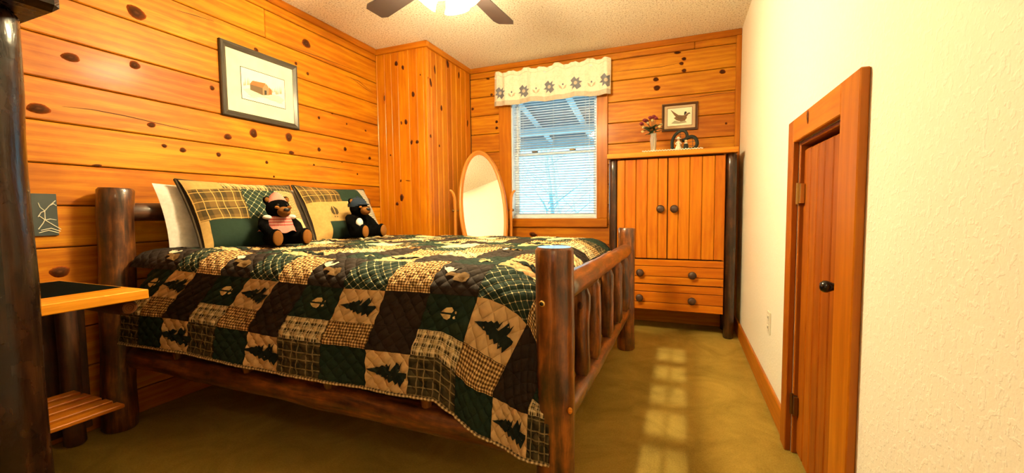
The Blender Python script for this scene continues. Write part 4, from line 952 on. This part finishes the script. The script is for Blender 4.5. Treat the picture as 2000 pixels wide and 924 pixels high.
# ------------------------------------------------------------------ pictures
def frame_pic(root, o, e1, e2, n, W, Hh, fwid, fmat, matc, inner, dep=.02):
    o, e1, e2, n = Vector(o), Vector(e1), Vector(e2), Vector(n)
    P = lambda x, y, z: o+e1*x+e2*y+n*z
    def bar(q0, q1, inn0, inn1):   # mitred bar, outer edge q0-q1, inner inn0-inn1, with a stepped profile
        mb = MB(); pr_ = [(0, 0), (0, dep*.75), (.12, dep), (.45, dep), (.7, dep*.8), (1, dep*.55), (1, 0)]
        def fn(a, b):
            i = min(int(round(b*6)), 6); t, z = pr_[i]; A = [q0[k]+(inn0[k]-q0[k])*t for k in (0, 1)]; B = [q1[k]+(inn1[k]-q1[k])*t for k in (0, 1)]
            return tuple(P(A[0]+(B[0]-A[0])*a, A[1]+(B[1]-A[1])*a, z))
        L_ = math.hypot(q1[0]-q0[0], q1[1]-q0[1]); r_ = random.uniform(0, 20)
        mb.grid(fn, 1, 6, lambda a, b: (a*L_+r_, b*.06+r_), smooth=False); mb.build('frame_rail', fmat, root)
    O = [(0, 0), (W, 0), (W, Hh), (0, Hh)]; I = [(fwid, fwid), (W-fwid, fwid), (W-fwid, Hh-fwid), (fwid, Hh-fwid)]
    for k in range(4): bar(O[k], O[(k+1) % 4], I[k], I[(k+1) % 4])
    def panel(nm, x0, x1, y0, y1, z, mt, par=root):
        return MB().grid(lambda a, b: tuple(P(x0+(x1-x0)*a, y0+(y1-y0)*b, z)), 1, 1, smooth=False).build(nm, mt, par)
    panel('backing', .002, W-.002, .002, Hh-.002, .0006, 'ink')
    mm = panel('picture_mat', fwid*.9, W-fwid*.9, fwid*.9, Hh-fwid*.9, dep*.42, matc)
    x0, x1, y0, y1 = inner
    panel('print_border', x0-.004, x1+.004, y0-.004, y1+.004, dep*.44, 'ink' if matc == 'mat' else 'birdink'); pp = panel('print', x0, x1, y0, y1, dep*.47, 'paper')
    def ink(nm, pts, mt, z=.5): MB().poly(pts, lambda x, y: tuple(P(x0+(x1-x0)*x, y0+(y1-y0)*y, dep*z)), 0).build(nm, mt, pp)
    return ink
bp_ = empty('barn_picture', (XL, 1.99, 1.592), 'framed print of a barn on the left log wall above the bed', 'picture')
ink = frame_pic(bp_, (XL+.0008, 1.722, 1.592), (0, 1, 0), (0, 0, 1), (1, 0, 0), .538, .442, .036, 'framegrey', 'mat', (.128, .434, .125, .315), .024)
ink('snow_ground', [(.02,.30),(.25,.42),(.5,.36),(.85,.40),(.98,.30),(.9,.15),(.5,.20),(.2,.12)], 'mat', .49)
for k in range(26):
    x = .05+.88*((k*.618) % 1); h = .14+.16*((k*.37) % 1); y = .42+.08*((k*.71) % 1)
    ink('pencil_tree', [(x-.018, y), (x+.018, y), (x+.008, y+h*.6), (x, y+h), (x-.008, y+h*.5)], 'greyink', .495)
ink('barn_side', [(.18,.34),(.46,.27),(.46,.52),(.18,.52)], 'barnwall', .51); ink('barn_gable', [(.46,.27),(.62,.33),(.62,.55),(.56,.68),(.50,.66),(.46,.52)], 'barnshade', .51)
ink('barn_roof', [(.17,.52),(.46,.51),(.54,.70),(.24,.66)], 'barnroof', .52); ink('barn_lean_to', [(.60,.34),(.68,.37),(.68,.52),(.62,.60)], 'barnroof', .515)
ink('barn_door', [(.50,.30),(.55,.32),(.55,.46),(.50,.45)], 'ink', .53)
for k in range(14):
    x = .10+.8*((k*.618) % 1); y = .10+.20*((k*.41) % 1); ink('pencil_stroke', [(x, y), (x+.09, y-.012), (x+.09, y-.002), (x, y+.01)], 'greyink', .505)
b2 = empty('pheasant_picture', (-.03, YB, 1.668), 'small framed print of a pheasant on the back wall above the armoire', 'picture')
ink = frame_pic(b2, (-.172, YB-.0008, 1.668), (1, 0, 0), (0, 0, 1), (0, -1, 0), .284, .232, .020, 'framebrown', 'matbrown', (.046, .238, .044, .190), .022)
ink('grass', [(.15,.14),(.45,.10),(.80,.14),(.72,.28),(.5,.22),(.3,.30)], 'greyink', .49)
ink('tail', [(.12,.92),(.16,.90),(.52,.52),(.40,.42),(.28,.60)], 'birdink', .51); ink('body', [(.26,.44),(.38,.30),(.56,.22),(.72,.26),(.80,.40),(.76,.56),(.60,.56),(.44,.60)], 'birdink', .515)
ink('wing', [(.34,.48),(.48,.34),(.66,.36),(.60,.50),(.46,.56)], 'barnwall', .525); ink('neck', [(.68,.50),(.78,.46),(.86,.60),(.92,.64),(.84,.68),(.78,.64)], 'birdink', .52)
ink('back_bird_head', [(.68,.58),(.72,.56),(.76,.70),(.80,.72),(.74,.78),(.69,.74)], 'birddark', .53); ink('front_bird_head', [(.86,.62),(.95,.63),(.90,.69),(.85,.68)], 'birddark', .53)
# ------------------------------------------------------------------ cheval mirror
cm = empty('cheval_mirror', (-1.695, 3.525, 0), 'oval cheval mirror in an oak frame between closet and window', 'mirror')
MA, MTILT = math.radians(43), math.radians(12); mc = Vector((-1.695, 3.525, 1.01)); e1 = Vector((math.cos(MA), math.sin(MA), 0)); nh = Vector((math.sin(MA), -math.cos(MA), 0))
e2 = Vector((0, 0, 1))*math.cos(MTILT)-nh*math.sin(MTILT); nn = nh*math.cos(MTILT)+Vector((0, 0, 1))*math.sin(MTILT)
AX, AZ, FW = .196, .535, .038
def ov(t, k, d): return tuple(mc+e1*((AX+k)*math.cos(t))+e2*((AZ+k)*math.sin(t))+nn*d)
prf = [(-.004, -.010), (FW, -.010), (FW, .004), (FW*.75, .012), (FW*.35, .013), (.004, .006), (-.004, .002)]
MB().grid(lambda a, b: ov(a*2*PI, *prf[min(6, int(round(b*6)))]), 64, 6, lambda a, b: (a*2.6, b*.08)).build('oval_frame', 'oak', cm)
gm = MB(); n = 64; gm.add([tuple(mc)]+[ov(2*PI*i/n, 0, 0) for i in range(n)], [[0, 1+i, 1+(i+1) % n] for i in range(n)], [[(0, 0)]*3]*n); gm.build('mirror_glass', 'mirror', cm)
gm = MB(); gm.add([ov(2*PI*i/n, .01, -.011) for i in range(n)], [list(range(n))[::-1]], [[(0, 0)]*n]); gm.build('mirror_back', 'doorpine', cm)
for s_ in (-1, 1):
    q = mc+e1*(s_*.268); B = lambda x, z, y=0: Vector((q.x, q.y, z))+e1*x*s_
    us2 = MB().tube([B(0, .09), B(0, .30), B(0, .70), B(0, 1.08), B(.004, 1.13), B(.016, 1.165), B(.036, 1.190), B(.046, 1.192)], [.014, .014, .014, .014, .014, .013, .011, .007], 10).build('upright', 'oak', cm)
    MB().ball(B(.018, 1.01), .013, 10, 8).build('pivot_knob', 'oldbrass', cm); MB().tube([B(-.035, 1.01), B(.012, 1.01)], .006, 8).build('pivot_pin', 'oldbrass', cm)
    ft = MB().tube([Vector((q.x, q.y, .012))+nh*.20, Vector((q.x, q.y, .035))+nh*.12, Vector((q.x, q.y, .09)), Vector((q.x, q.y, .035))-nh*.12, Vector((q.x, q.y, .012))-nh*.20], [.010, .014, .018, .014, .010], 10).build('foot', 'oak', cm)
MB().tube([mc+e1*-.268+Vector((0, 0, .16-mc.z)), mc+e1*.268+Vector((0, 0, .16-mc.z))], .014, 10).build('cross_bar', 'oak', cm)
for o in bpy.data.objects:
    if '_o' in o: del o['_o']
